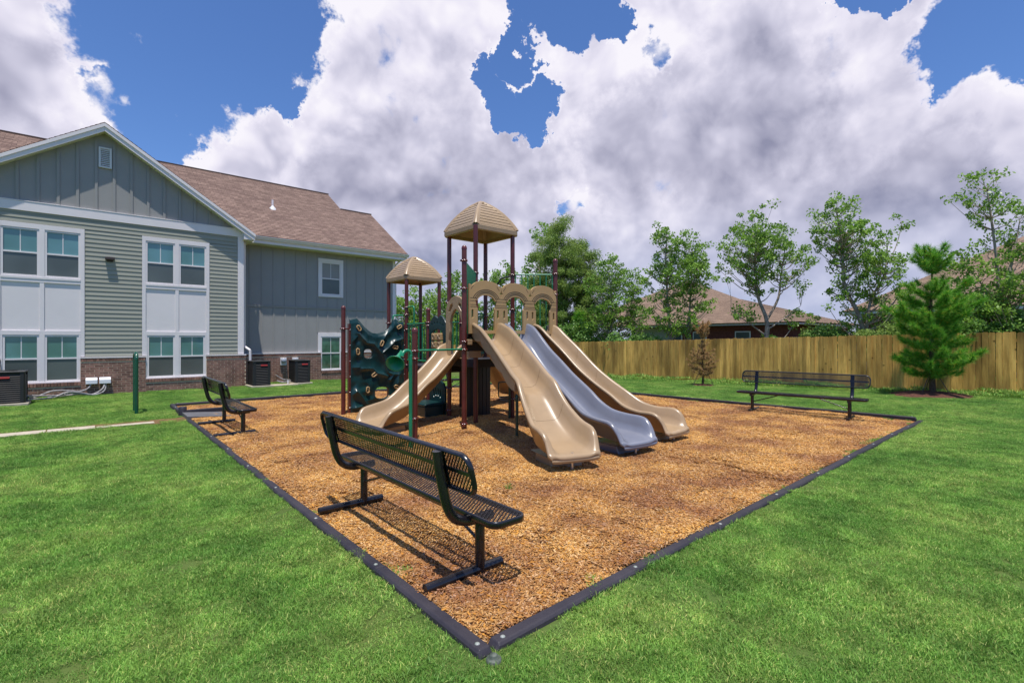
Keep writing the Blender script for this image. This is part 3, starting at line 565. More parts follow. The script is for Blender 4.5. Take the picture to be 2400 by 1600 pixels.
# roofs
def canopy(c, half, ze, h):
    cx, cy = c; prof = []; n = 8
    for i in range(n+1):
        t_ = i/n; a = t_*math.pi/2; prof.append((half*(1-t_)**.62*.97 if t_ < 1 else .06, ze+.10+h*(math.sin(a*.96)**.92)))
    PW = [(0,1.0),(.12,.935),(.25,.855),(.38,.765),(.50,.67),(.62,.565),(.73,.45),(.83,.33),(.91,.21),(.97,.10),(1.0,.05)]
    prof = [(half*interp(PW, i/9), ze+.10+h*i/9) for i in range(10)]
    mb = P_(); rings = []
    def sq(w, z, ch=.06):
        q = min(ch, w*.45); return [Vector((cx+x, cy+y, z)) for x, y in ((w,-w+q),(w,w-q),(w-q,w),(-w+q,w),(-w,w-q),(-w,-w+q),(-w+q,-w),(w-q,-w))]
    rings.append(sq(half-.05, ze+.004)); rings.append(sq(half, ze)); rings.append(sq(half+.012, ze+.02)); rings.append(sq(half+.012, ze+.095)); rings.append(sq(half-.005, ze+.112))
    m = len(prof)
    for i in range(m-1):
        (w0, z0), (w1, z1) = prof[i], prof[i+1]
        k0 = .985 if i else .98
        rings.append(sq(w0-.002, z0+.002)); rings.append(sq(w0-.012, z0+.006)); rings.append(sq(w0-.002, z0+.014)); rings.append(sq(w1+.004, z1-.001)); 
    rings.append(sq(prof[-1][0]*.9, prof[-1][1]+.012)); mb.loft(rings, smooth=False, caps=False); r = rings[-1]; mb.add(r, [tuple(range(8))])
    # hollow underside
    ins = [sq(half-.05, ze+.004)]+[sq(max(w-.05, .03), z-.03) for w, z in prof[::2]]; mb.loft(ins, smooth=False, caps=False); mb.add(ins[-1], [tuple(range(7, -1, -1))])
    o = mb.build('roof_canopy', MT['tan'], ps); bevel(o, .004, 1)
    for sx in (-1, 1):
        for sy in (-1, 1):
            mb = P_(); rr = []
            d = Vector((sx, sy, 0)).normalized(); sd_ = Vector((-sy, sx, 0)).normalized()
            for i, (w, z) in enumerate(prof):
                wd = .075*(1-.45*i/(m-1)); c_ = Vector((cx+sx*w*.985, cy+sy*w*.985, z+.012)); rr.append([c_-sd_*wd-d*.05+Vector((0,0,-.01)), c_-sd_*wd*.5+d*.005+Vector((0,0,.008)), c_+d*.014+Vector((0,0,.014)), c_+sd_*wd*.5+d*.005+Vector((0,0,.008)), c_+sd_*wd-d*.05+Vector((0,0,-.01))])
            mb.loft(rr, closed=False, smooth=True, caps=False); mb.build('corner_rib', MT['tan'], o)
    mb = P_(); mb.lathe((cx, cy, prof[-1][1]-.02), [(.085, 0), (.075, .022), (.04, .04), (0, .045)], 16); mb.build('roof_top', MT['tan'], o)
canopy((6.06, 7.94), .545, 3.68, .60); canopy((6.12, 10.75), .505, 3.0, .52)
# arch panel over the three slides
ux = Vector((E_[0]-A[0], E_[1]-A[1], 0)).normalized(); PF = frame((A[0], A[1]-.02, 0), ux, (0,0,1))
def halfarch_top(c, r, zb, zt): return [(x, z) for x, z in arc(c, zb, r, zt-zb, 168, 12, 14)]
cs = [.442, 1.115, 1.80]; outl = [(.077, 1.70), (.077, 2.585)]
for c in cs: outl += halfarch_top(c, .30, 2.53, 2.655)
outl += [(2.155, 2.585), (2.155, 1.70)]
def opening(c, w=.185):
    return [(c-w, 1.76), (c-w, 2.15), (c-w-.03, 2.2), (c-w-.045, 2.30)]+arc(c, 2.25, .20, .145, 165, 15, 12)+[(c+w+.045, 2.30), (c+w+.03, 2.2), (c+w, 2.15), (c+w, 1.76)]
holes = [opening(c) for c in cs]
def slot(c, z0=1.98, z1=2.13, w=.02): return arc(c, z1-w, w, w, 0, 180, 6)+arc(c, z0+w, w, w, 180, 360, 6)
holes += [slot(x) for x in (.145, .70, .845, 1.395, 1.53, 2.08)]
def star(c, z, r=.062): 
    return [(c+(r*(.85 if i % 4 == 0 else 1.25 if i % 4 == 2 else .22)) * math.cos(R(45*i)), z+(r*(1.15 if i % 4 == 2 else .85 if i % 4 == 0 else .24))*math.sin(R(45*i))) for i in range(8)]
holes += [star(.775, 2.44), star(1.468, 2.44)]
vs, fs = plate(outl, holes, .045, .004); mb = P_(); mb.add([PF @ v for v in vs], fs); ap = mb.build('arch_panel', MT['tanlight'], ps)
mb = P_()
for c in cs:
    for r_, a0, a1 in ((.235, 160, 20), (.268, 160, 20), (.305, 158, 22)):
        pts = arc(c, 2.25, r_, r_*.80, a0, a1, 18); mb.tube([PF @ Vector((x, z, .0225)) for x, z in pts], .0045, 6)
for c0, c1 in ((.08, .25), (.62, .93), (1.30, 1.62), (1.98, 2.15)):
    for z in (2.335, 2.285, 2.215, 2.18): mb.tube([PF @ Vector((c0+.01, z, .0225)), PF @ Vector((c1-.01, z, .0225))], .003, 5)
for c, s_ in ((.11, 1), (.73, -1), (.82, 1), (1.42, -1), (1.515, 1), (2.12, -1)): mb.tube([PF @ Vector((c-.0*s_, 2.43+.06, .0225)), PF @ Vector((c+.055*s_, 2.43+.13, .0225))] if s_ > 0 else [PF @ Vector((c-.055, 2.56, .0225)), PF @ Vector((c, 2.49, .0225))], .0035, 5)
mb.build('engraved_line', MT['groove'], ap)
# slides
def slide(name, P0, P1, rim, bed, hw, m, label=None, lip=.12, skirt=.0, ns=54, seams=()):
    fs_ = lambda l: [((1.4+(a-1.4)*.935 if a > 1.4 else a), b) for a, b in l]
    rim, bed, hw = fs_(rim), fs_(bed), fs_(hw); bed = [(a, b+.012) for a, b in bed]
    P0 = Vector((*P0, 0)); P1 = Vector((*P1, 0)); d = (P1-P0).normalized(); nn = Vector((-d.y, d.x, 0)); s0 = rim[0][0]; s1 = rim[-1][0]; mb = P_(); rings = []
    sm_r = [(p.x, p.y) for p in smooth_path([(a, b, 0) for a, b in rim], 5)]; sm_b = [(p.x, p.y) for p in smooth_path([(a, b, 0) for a, b in bed], 5)]
    for i in range(ns+1):
        s = s0+(s1-s0)*i/ns; zr = interp(sm_r, s); zb = interp(sm_b, s); w = interp(hw, s); c = P0+d*s
        zr = max(zr, zb+.03)
        hh = zr-zb; q1 = min(.035, .17*hh); q2 = min(.03, .15*hh); q3 = min(.006, .05*hh); zm_ = zb+hh*.5; so = zr-.06-skirt
        sd_ = [(-w-.045, so), (-w-.045, zr-.022), (-w-.032, zr-.005), (-w-.010, zr), (-w+.012, zr-.004), (-w+.030, zr-q2), (-w+.055, zm_), (-w+.10, zb+q1), (-w+.155, zb+q3), (-w*.25, zb)]
        un = [(w+.015, so-.002), (w-.03, min(zb-.012, so-.01)), (w-.09, zb-.032)]
        pr = sd_+[(-a_, z_) for a_, z_ in sd_[::-1]]+un+[(0, zb-.036)]+[(-a_, z_) for a_, z_ in un[::-1]]
        rings.append([c+nn*a+Vector((0,0,z)) for a, z in pr])
    # rounded nose that curls under
    a, = [rings[-1]]; c = P0+d*s1; zb = interp(sm_b, s1)
    for k, (ds, sc, dz) in enumerate(((.022, .985, -.006), (.040, .955, -.020), (.046, .91, -.045), (.030, .86, -.07))):
        rings.append([c+d*ds+nn*((p-c).dot(nn)*sc)+Vector((0,0,zb+(p.z-zb)*sc*.8+dz)) for p in a])
    mb.loft(rings, smooth=True); o = mb.build(name, m, ps)
    if label: o['label'] = label
    # foot block and steel pegs
    cF = P0+d*(s1-.42); w = interp(hw, s1-.42); zb = interp(sm_b, s1-.42)
    mb = P_(); q = []
    for z, g_, h_ in ((-.03, .26, w*.62), (zb*.5, .20, w*.66), (interp(sm_b, s1)-.06, .26, w*.8)): q.append([cF+d*x_*g_+nn*y_*h_+Vector((0,0,z)) for x_, y_ in ((-1,-1),(1,-1),(1,1),(-1,1))])
    mb.loft(q, smooth=False); bevel(mb.build('slide_foot', m, o), .02, 3)
    mb = P_(); mb.tube([c+d*(-.06)+Vector((0,0,-.02)), c+d*(-.06)+Vector((0,0,zb-.06))], .02, 8); mb.build('peg', MT['steel'], o)
    # joint lines across the bed
    mb = P_()
    for s in seams:
        zr = interp(sm_r, s); zb = interp(sm_b, s); w = interp(hw, s); c_ = P0+d*s
        mb.tube([c_+nn*a_+Vector((0,0,z_+.001)) for a_, z_ in ((-w+.03, zr-.03), (-w+.055, (zr+zb)/2+.01), (-w+.10, zb+.035), (-w+.155, zb+.006), (-w*.25, zb), (w*.25, zb), (w-.155, zb+.006), (w-.10, zb+.035), (w-.055, (zr+zb)/2+.01), (w-.03, zr-.03))], .002, 5)
    if seams: mb.build('seam', MT['seam'], o)
    return o
hw3 = [(-.05,.255),(2.1,.26),(2.5,.30),(2.85,.345),(3.1,.345),(3.4,.30)]
rim1 = [(-.12,1.87),(.05,1.90),(.3,1.84),(.52,1.78),(.93,1.60),(1.4,1.37),(1.9,1.13),(2.17,1.02),(2.33,.87),(2.5,.73),(2.66,.63),(2.85,.54),(3.08,.50),(3.2,.44),(3.27,.33),(3.3,.25)]
bed1 = [(-.12,1.56),(.1,1.56),(.3,1.50),(.52,1.42),(.93,1.24),(1.4,1.03),(1.8,.87),(2.08,.79),(2.25,.67),(2.45,.50),(2.66,.36),(2.85,.27),(3.08,.23),(3.3,.20)]
slide('wave_slide', (5.45, 6.98), (4.47, 4.03), rim1, bed1, hw3, MT['tan'], 'tan wave slide nearest the camera', seams=(.75, 1.15, 1.75, 2.4))
rim2 = [(-.12,1.88),(.02,1.90),(.18,1.85),(.36,1.72),(.68,1.45),(1.0,1.24),(1.31,1.03),(1.6,.87),(1.8,.76),(2.02,.62),(2.25,.52),(2.55,.48),(2.85,.465),(2.98,.40),(3.06,.30),(3.1,.22)]
bed2 = [(-.12,1.56),(.12,1.55),(.3,1.44),(.5,1.26),(.8,1.02),(1.2,.77),(1.6,.53),(1.9,.37),(2.15,.27),(2.5,.22),(2.9,.20),(3.1,.17)]
slide('straight_slide', (6.14, 6.95), (5.79, 3.89), rim2, bed2, [(a-.15, b) for a, b in hw3], MT['blue'], 'blue grey straight slide in the middle')
rim3 = [(-.12,1.88),(.02,1.90),(.18,1.84),(.38,1.68),(.72,1.42),(1.1,1.10),(1.45,.87),(1.8,.69),(2.1,.53),(2.4,.47),(2.66,.47),(2.8,.42),(2.88,.32),(2.93,.2)]
bed3 = [(-.12,1.56),(.12,1.55),(.3,1.42),(.5,1.26),(.8,1.02),(1.2,.70),(1.5,.50),(1.8,.36),(2.1,.25),(2.4,.20),(2.93,.16)]
slide('straight_slide', (6.83, 6.92), (7.0, 3.95), rim3, bed3, [(a-.3, b-.01) for a, b in hw3], MT['tan'], 'tan slide farthest right', seams=(.7, 1.15))
rimL = [(-.2,1.55),(.1,1.47),(.33,1.27),(.55,1.10),(.8,.93),(1.05,.80),(1.3,.63),(1.5,.52),(1.75,.47),(1.98,.42),(2.1,.31),(2.16,.2)]
bedL = [(-.2,1.24),(.08,1.22),(.33,1.03),(.55,.86),(.8,.69),(1.05,.54),(1.3,.38),(1.5,.28),(1.75,.22),(2.16,.17)]
slide('short_slide', (5.55, 8.20), (3.5, 7.66), rimL, bedL, [(-.1,.25),(1.3,.26),(1.7,.31),(2.0,.34),(2.2,.3)], MT['tan'], 'short tan slide running down to the left')
rimB = [(-.1,1.50),(.2,1.45),(.6,1.20),(1.0,.92),(1.4,.66),(1.7,.50),(2.0,.44),(2.25,.40),(2.35,.25)]
slide('short_slide', (6.66, 8.9), (8.55, 9.75), rimB, [(a, max(b-.27, .13)) for a, b in rimB], [(-.1,.25),(1.6,.27),(2.0,.32),(2.4,.3)], MT['tan'], 'tan slide on the far side, seen beneath the deck', ns=30)
# ribs on the flank of the wave slide
mb = P_(); d_ = Vector((4.47-5.45, 4.03-6.98, 0)).normalized(); n_ = Vector((-d_.y, d_.x, 0))
ss = [.05+i*1.95/60 for i in range(61)]; rr = []
for s_ in ss:
    zt_ = interp(rim1, s_)-.05; dp = .17+.055*abs(math.sin(s_*6.3)); c_ = Vector((5.45, 6.98, 0))+d_*s_-n_*.288
    rr.append([c_+Vector((0,0,zt_)), c_+Vector((0,0,zt_-dp)), c_+n_*.03+Vector((0,0,zt_-dp)), c_+n_*.03+Vector((0,0,zt_))])
mb.loft(rr, smooth=False); mb.build('slide_skirt', MT['tan'], ps)
# hood at the head of the short slide
HF = frame((5.56, 7.72, 0), (0,1,0), (0,0,1)); out = [(0, 1.22), (0, 2.12)]+[(.0, 2.2), (.06, 2.33), (.2, 2.43), (.35, 2.47), (.50, 2.43), (.64, 2.33), (.70, 2.2), (.70, 1.22), (.58, 1.22)]
hol = [(.60, 1.24), (.60, 1.6), (.56, 1.75), (.55, 1.95)]+[(.50, 2.08), (.42, 2.17), (.35, 2.2), (.28, 2.17), (.2, 2.08), (.15, 1.95), (.14, 1.75), (.10, 1.6), (.10, 1.24)]
vs, fs = plate(out, [hol, [(.10, 2.16), (.16, 2.16), (.25, 2.26), (.24, 2.32), (.17, 2.29)], [(.60, 2.16), (.54, 2.16), (.45, 2.26), (.46, 2.32), (.53, 2.29)]], .07, .01)
mb = P_(); mb.add([HF @ v for v in vs], fs); mb.build('slide_hood', MT['tan'], ps)
# tan box of the activity panel beneath the left post
mb = P_(); mb.box((5.12, 7.06, 1.27), (5.40, 7.12, 1.60)); mb.box((5.06, 7.0, 1.5), (5.16, 7.08, 1.6)); bevel(mb.build('slide_bracket', MT['tan'], ps), .012)
mb = P_(); mb.box((5.08, 7.05, 1.62), (5.22, 7.14, 1.70)); mb.box((6.0,7.3,1.26),(6.25,7.42,1.40)); bevel(mb.build('mount_bracket', MT['black'], ps), .01)
# green slatted guard panels
def bars(p, q, z0, z1, n, name='guard_rail', rt=.016, rb=.010, zt2=None):
    p = Vector((*p, 0)); q = Vector((*q, 0)); zt2 = z1 if zt2 is None else zt2; mb = P_(); mb.tube([p+Vector((0,0,z1)), q+Vector((0,0,zt2))], rt, 10); mb.tube([p+Vector((0,0,z0)), q+Vector((0,0,z0))], rt, 10); o = mb.build(name, MT['green'], ps)
    for i in range(n):
        t_ = (i+.5)/n; c = p.lerp(q, t_); MB(PO).tube([c+Vector((0,0,z0)), c+Vector((0,0,z1+(zt2-z1)*t_))], rb, 8).build('baluster', MT['green'], o)
    return o
bars(Rp, E_, 1.62, 2.905, 7); bars(K, F2, 1.12, 1.955, 6); bars(L2, B2, 1.1, 1.95, 7); bars(R2, B2, 1.1, 1.95, 7); bars(B, Lp, 1.3, 2.15, 7); bars(B, K2, 1.2, 2.1, 7); bars(K2, R2, 1.1, 2.0, 7)
mb = P_(); a = Vector((*A, 0)).lerp(Vector((*F, 0)), .07); b_ = Vector((*A, 0)).lerp(Vector((*F, 0)), .94); n8 = 9
for i in range(n8):
    t0 = i/n8; t1 = (i+.86)/n8; p = a.lerp(b_, t0); q = a.lerp(b_, t1); zt = 2.96-.12*t0; pf = frame(p, (q-p), (0,0,1)); mb.box((0, 1.45, -.02), ((q-p).length, zt, .02), pf); mb.box(((q-p).length, 1.45, -.012), ((q-p).length+.03, zt-.01, .008), pf)
mb.build('guard_panel', MT['green'], ps)
# tube loops
def loop(pts, r, m, name='handrail'):
    return P_().tube(smooth_path(pts, 4), r, 8).build(name, m, ps)
loop([(6.55,8.35,2.55),(6.6,8.02,2.8),(6.6,7.98,2.86),(6.6,7.9,2.885),(6.55,7.6,2.885),(6.5,7.5,2.87)], .018, MT['dgreen'])
loop([(5.67,10.24,2.35),(5.67,10.05,2.36),(5.67,9.98,2.35),(5.67,9.95,2.28),(5.67,9.95,1.96)], .018, MT['green'])
loop([(5.63,10.35,2.16),(5.4,10.35,2.15),(5.35,10.35,2.10),(5.34,10.35,1.8)], .018, MT['green'])
loop([(6.2,8.5,2.5),(6.25,8.55,2.4),(6.25,8.6,1.4)], .02, MT['dgreen']); 
loop([(6.3,8.5,2.05),(6.5,8.5,2.05)], .014, MT['dgreen'])
# pull-up bar and talk tube
mb = P_(); mb.tube([(3.86,6.70,1.425),(4.97,7.03,1.425)], .017, 12); mb.build('pull_up_bar', MT['green'], ps)
mb = P_(); mb.tube(smooth_path([(3.60,6.42,-.05),(3.60,6.42,.6),(3.60,6.42,1.30),(3.60,6.42,1.38),(3.58,6.42,1.425),(3.52,6.42,1.43),(3.47,6.41,1.40),(3.45,6.40,1.35)], 4), .027, 12); tt = mb.build('talk_tube', MT['green'], ps)
mb = P_()
for z in (1.30, .38): mb.tube([(3.60,6.42,z),(3.83,6.70,z)], .014, 8)
mb.build('tube_strut', MT['maroon'], tt)
hc = Vector((3.33, 6.35, 1.28)); ax = Vector((-.45, -.45, -.42)).normalized(); mb = P_()
prof = [(.024, -.19), (.030, -.14), (.045, -.09), (.072, -.04), (.105, .0), (.128, .03), (.137, .045), (.137, .052), (.127, .05), (.10, .012), (.066, -.035), (.04, -.085), (.02, -.13), (0, -.14)]
mb.lathe(hc, prof, 24, axis=ax); mb.tube([hc-ax*.18, hc-ax*.22+Vector((.015,.01,.02)), (3.45,6.40,1.36)], .024, 10); mb.build('talk_horn', MT['green'], tt)
# kids' play shop wall under the tower, seat, ground grips
mb = P_(); 
for i in range(6): mb.box((5.82+i*.1, 8.09, .0), (5.82+i*.1+.094, 8.15+.01*(i % 2), 1.05))
mb.box((5.80, 8.10, .0), (6.44, 8.13, 1.12)); bevel(mb.build('under_deck_panel', MT['black'], ps), .008)
vs, fs = plate([(0, 0), (.62, 0), (.62, .55), (.55, .68), (.40, .75), (.22, .73), (.08, .62), (0, .5)], [arc(.31+.085*(i-1.5)*1.0, .50-.03*abs(i-1.5), .024, .085, 0, 360, 12)[:-1] for i in range(4)], .05, .012)
SF = frame((5.65, 9.22, .0), (0,-1,0), (0,0,1)); mb = P_(); mb.add([SF @ v for v in vs], fs); sp = mb.build('seat_back', MT['teal'], ps)
mb = P_(); mb.box((5.16, 8.60, .0), (5.60, 9.22, .24)); mb.box((5.12, 8.56, .24), (5.62, 9.25, .29)); bevel(mb.build('play_seat', MT['teal'], ps), .03, 3)
# arched game panel with tan blocks
vs, fs = plate([(0, 1.12), (0, 1.93)]+[(.06, 2.0), (.13, 2.06), (.19, 2.10), (.25, 2.11), (.30, 2.07), (.34, 2.05), (.38, 2.07), (.43, 2.11), (.49, 2.10), (.55, 2.06), (.62, 2.0), (.68, 1.93), (.68, 1.12)], [[(.13, 1.2), (.13, 1.70), (.18, 1.78), (.34, 1.82), (.50, 1.78), (.55, 1.70), (.55, 1.2)]]+[arc(.12+.11*i, 1.93-.0*i+.03*math.sin(i), .013, .018, 0, 360, 8)[:-1] for i in range(5)], .05, .01)
KF = frame((5.66, 9.25, 0), (0,-1,0), (0,0,1)); mb = P_(); mb.add([KF @ v for v in vs], fs); gp = mb.build('game_panel', MT['teal'], ps)
for r_ in range(3):
    for c_ in range(2):
        y0 = 9.25-.145-c_*.20; z0 = 1.575-r_*.17; mb = P_(); mb.box((5.60, y0-.192, z0), (5.70, y0, z0+.155)); blk = mb.build('game_block', MT['tanlight'], gp); bevel(blk, .02, 2)
        mb = P_(); yc = y0-.095; zc = z0+.078
        if (r_+c_) % 2: mb.tube([(5.597, yc+.045, zc+.045), (5.597, yc-.045, zc-.045)], .008, 6); mb.tube([(5.597, yc-.045, zc+.045), (5.597, yc+.045, zc-.045)], .008, 6)
        else: mb.tube([(5.597, yc+.04*math.cos(a), zc+.048*math.sin(a)) for a in [i*math.pi/8 for i in range(16)]], .008, 6, closed=True)
        o = mb.build('game_mark', MT['tan'], ps); o.parent = gp
mb = P_(); mb.tube(smooth_path([(5.27,5.94,-.05),(5.27,5.94,.5),(5.27,5.94,.66),(5.31,5.93,.72),(5.40,5.92,.80)], 4), .026, 10); mb.build('step_post', MT['dgreen'], ps)
mb = P_(); mb.tube([(6.42,7.46,-.05),(6.42,7.46,1.4)], .024, 10); mb.tube(smooth_path([(6.42,7.46,.74),(6.22,7.5,.745),(6.17,7.5,.72),(6.17,7.5,.50),(6.2,7.5,.46),(6.42,7.46,.45)], 4), .013, 8); mb.tube(smooth_path([(6.42,7.46,.72),(6.6,7.3,.70),(6.7,7.2,.66)], 4), .013, 8); mb.build('loop_ladder', MT['dgreen'], ps)
mb = P_(); mb.tube([(5.0,7.0,.10),(4.92,6.97,.10)], .02, 8); mb.build('ground_clamp', MT['maroon'], ps)
# climbing wall
WX0, WX1, WY = 4.215, 5.47, 10.10
topl = [(4.215,2.02),(4.36,2.05),(4.44,1.97),(4.53,1.87),(4.64,1.78),(4.71,1.74),(4.83,1.725),(4.95,1.76),(5.03,1.79),(5.10,1.84),(5.17,1.92),(5.22,2.05),(5.29,2.06),(5.35,2.0),(5.47,1.99)]
ridges = [([(4.38,1.72),(4.55,1.52),(4.72,1.50),(4.88,1.32)],.05),([(5.46,1.62),(5.2,1.55),(5.05,1.4),(4.92,1.3)],.06),([(4.84,1.42),(4.95,1.6),(5.06,1.76)],.04),([(4.9,1.35),(5.0,1.1),(5.06,.86),(5.2,.80)],.05),([(4.22,1.0),(4.4,1.0)],.03),([(4.45,.97),(4.7,.96),(4.8,.86),(5.05,.78)],.045),([(4.24,.42),(4.33,.5),(4.45,.36),(4.55,.2)],.06),([(4.24,.14),(4.45,.16)],.06),([(5.12,.7),(5.2,.82),(5.32,.8),(5.3,.6)],.05),([(4.25,1.55),(4.37,1.68)],.03),([(5.15,1.15),(5.35,1.1)],.04)]
def dseg(px_, py_, a, b):
    ax_, ay_ = a; bx_, by_ = b; dx, dy = bx_-ax_, by_-ay_; t_ = np.clip(((px_-ax_)*dx+(py_-ay_)*dy)/(dx*dx+dy*dy), 0, 1); return np.hypot(px_-ax_-t_*dx, py_-ay_-t_*dy)
nx, nz = 110, 170; U, Vv = np.meshgrid(np.linspace(0, 1, nx), np.linspace(0, 1, nz), indexing='ij'); GX = WX0+(WX1-WX0)*U; TZ = np.interp(GX, [a for a, b in topl], [b for a, b in topl]); GZ = -.03+(TZ+.03)*Vv
H_ = np.zeros_like(GX)
for pl, hh in ridges:
    dd = np.min([dseg(GX, GZ, a, b) for a, b in zip(pl, pl[1:])], axis=0); H_ = np.maximum(H_, hh*np.exp(-dd/.055)*1.1)
H_ += .045*(vnoise(GX, GZ, .22, 21)-.4)+.03*(vnoise(GX, GZ, .11, 22)-.5)*np.where(vnoise(GX, GZ, .4, 23) > .4, 1, .3); fall = np.minimum(np.minimum(U, 1-U)*14, (1-Vv)*16); H_ = H_*np.clip(fall, 0, 1)-.03*(1-np.clip((1-Vv)*22, 0, 1))
holesW = [(4.605, 1.29, .10, .095), (4.93, .42, .17, .125)]
inside = np.zeros_like(GX, bool); 
for hx, hz_, ra, rb in holesW: inside |= (np.abs((GX-hx)/ra)**2.6+np.abs((GZ-hz_)/rb)**2.6) < 1
front = np.stack([GX, WY-.05-H_, GZ], -1); back = np.stack([GX, WY+.03-H_*.3, GZ], -1); idx = np.arange(nx*nz).reshape(nx, nz)
fs = []; cell = ~(inside[:-1, :-1] | inside[1:, :-1] | inside[1:, 1:] | inside[:-1, 1:]); Nn = nx*nz
for i in range(nx-1):
    for j in range(nz-1):
        if not cell[i, j]: continue
        q = (idx[i, j], idx[i+1, j], idx[i+1, j+1], idx[i, j+1]); fs.append(tuple(int(a) for a in q)); fs.append(tuple(int(a)+Nn for a in q[::-1]))
        for (di, dj, e0, e1) in ((-1,0,0,3),(1,0,2,1),(0,-1,1,0),(0,1,3,2)):
            a_, b__ = i+di, j+dj
            if a_ < 0 or b__ < 0 or a_ >= nx-1 or b__ >= nz-1 or not cell[a_, b__]: fs.append((int(q[e0]), int(q[e1]), int(q[e1])+Nn, int(q[e0])+Nn))
mb = P_(); mb.add([tuple(v) for v in np.concatenate([front.reshape(-1, 3), back.reshape(-1, 3)])], fs, smooth=True); cw_ = mb.build('climbing_wall', MT['teal'], ps)
for x_ in (4.20, 5.475):
    mb = P_(); mb.box((x_-.02, WY-.045, -.05), (x_+.02, WY+.045, 1.93)); s_ = mb.build('wall_stile', MT['maroon'], cw_)
    for z in np.arange(.15, 1.9, .33): P_().lathe((x_, WY-.046, z), [(.010, 0), (.010, .006), (0, .008)], 8, axis=(0,-1,0)).build('bolt', MT['steel'], cw_)
mb = P_(); mb.tube([(4.03,9.99,1.82),(4.2,10.1,1.82)], .014, 8); mb.tube([(4.03,9.99,.02),(4.2,10.1,.02)], .014, 8); mb.tube([(5.48,10.1,1.83),(5.67,10.3,1.83)], .014, 8); mb.build('wall_tie', MT['maroon'], cw_)
for hx, hz_ in [(4.38,1.84),(5.33,1.88),(4.9,1.51),(5.23,1.42),(4.36,1.34),(5.12,1.04),(4.74,.83),(4.58,.51),(5.27,.53),(5.12,.30)]:
    i = int((hx-WX0)/(WX1-WX0)*(nx-1)); tz = np.interp(hx, [a for a, b in topl], [b for a, b in topl]); j = int((hz_+.03)/(tz+.03)*(nz-1)); yy = front[i, j, 1]-.02; a0 = random.uniform(0, 3.14); rr = []
    for k in range(12):
        a = k*2*math.pi/12; r_ = .042*(1+.42*math.cos(2*a))*(1+.15*random.random()); rr.append((hx+r_*math.cos(a+a0), yy+.004*math.sin(3*a), hz_+r_*math.sin(a+a0)))
    P_().tube(rr, .014, 7, closed=True).build('climbing_hold', MT['tanlight'], cw_)

# second climbing holds strip seen through the wall opening
mb = P_(); mb.tube(smooth_path([(5.05,11.0,0),(5.0,11.0,.6),(4.9,11.0,.9)], 4), .02, 8); mb.build('climber_pole', MT['green'], ps)
# inverted-U rail on the lawn
rk = thing('bike_rack', 'green inverted-U bike rack post standing alone on the left lawn', 'bike rack', (.8, 13.3, 0))
mb = MB((.8, 13.3, 0)); mb.tube(smooth_path([(.8,13.16,-.05),(.8,13.16,1.1),(.8,13.17,1.21),(.8,13.24,1.285),(.8,13.40,1.30),(.8,13.55,1.285),(.8,13.63,1.21),(.8,13.64,1.1),(.8,13.64,-.05)], 6), .036, 16); mb.build('hoop', MT['dgreen'], rk)
rk.children[0].data.materials[0] = mat('rack_green', (.004,.075,.04), .25, .5, coat=.3)

# ---------------------------------------------------------------- apartment building
BO = (4, 19, 0)
bd = thing('apartment_building', 'two-storey apartment building with sage siding, grey board gable and brown shingle roof', 'building', BO)
def Bm(): return MB(BO)
FY, WYB = 18.70, 19.80          # front block face, recessed wing face
XL, XR = -3.25, 4.03
mb = Bm(); mb.box((XL+.02, FY+.03, -.1), (XR-.02, 26, 5.4)); mb.box((XR-.3, WYB+.03, -.1), (10.28, 29.5, 5.2)); mb.box((-14, WYB+.03, -.1), (XL+.3, 29.5, 5.2)); mb.build('wall', MT['grey'], bd)
# gable wall and its boards
mb = Bm(); mb.add([(XL, FY+.005, 5.28), (XR, FY+.005, 5.28), (.39, FY+.005, 7.70), (XL, FY+.1, 5.28), (XR, FY+.1, 5.28), (.39, FY+.1, 7.70)], [(0,1,2),(3,5,4),(0,2,5,3),(1,4,5,2)]); mb.build('gable_wall', MT['grey'], bd)
zg = lambda x: 7.60-.664*abs(x-.39)
batt = {}
for k in range(-9, 9):
    x = .61+.406*k
    if x < XL+.1 or x > XR-.1: continue
    h = zg(x)-5.33
    if h < .05: continue
    mb = MB(); mb.box((-.032, -.022, 0), (.032, .005, h)); inst(mb.mesh('batten', MT['grey']), 'batten', bd, (x-BO[0], FY-BO[1], 5.33))
mb = Bm(); mb.box((XL, FY-.05, 5.08), (XR+.0, FY+.0, 5.335)); mb.box((XL, FY-.06, 5.335), (XR, FY, 5.355)); bevel(mb.build('frieze_board', MT['white'], bd), .004)
# louvred gable vent
mb = Bm(); vx0, vx1, vz0, vz1 = .255, .555, 6.62, 7.22
mb.box((vx0, FY-.05, vz0), (vx0+.05, FY, vz1)); mb.box((vx1-.05, FY-.05, vz0), (vx1, FY, vz1)); mb.box((vx0+.05, FY-.05, vz0), (vx1-.05, FY, vz0+.05)); mb.box((vx0+.05, FY-.05, vz1-.05), (vx1-.05, FY, vz1)); gv = mb.build('gable_vent', MT['vent'], bd); bevel(gv, .004)
for i in range(9):
    z = vz0+.07+i*.053; mb = Bm(); mb.add([(vx0+.05, FY-.04, z), (vx1-.05, FY-.04, z), (vx1-.05, FY-.008, z+.05), (vx0+.05, FY-.008, z+.05), (vx0+.05, FY-.046, z+.006), (vx1-.05, FY-.046, z+.006)], [(0,1,2,3),(0,4,5,1),(4,3,2,5)]); mb.build('louvre', MT['vent'], gv)
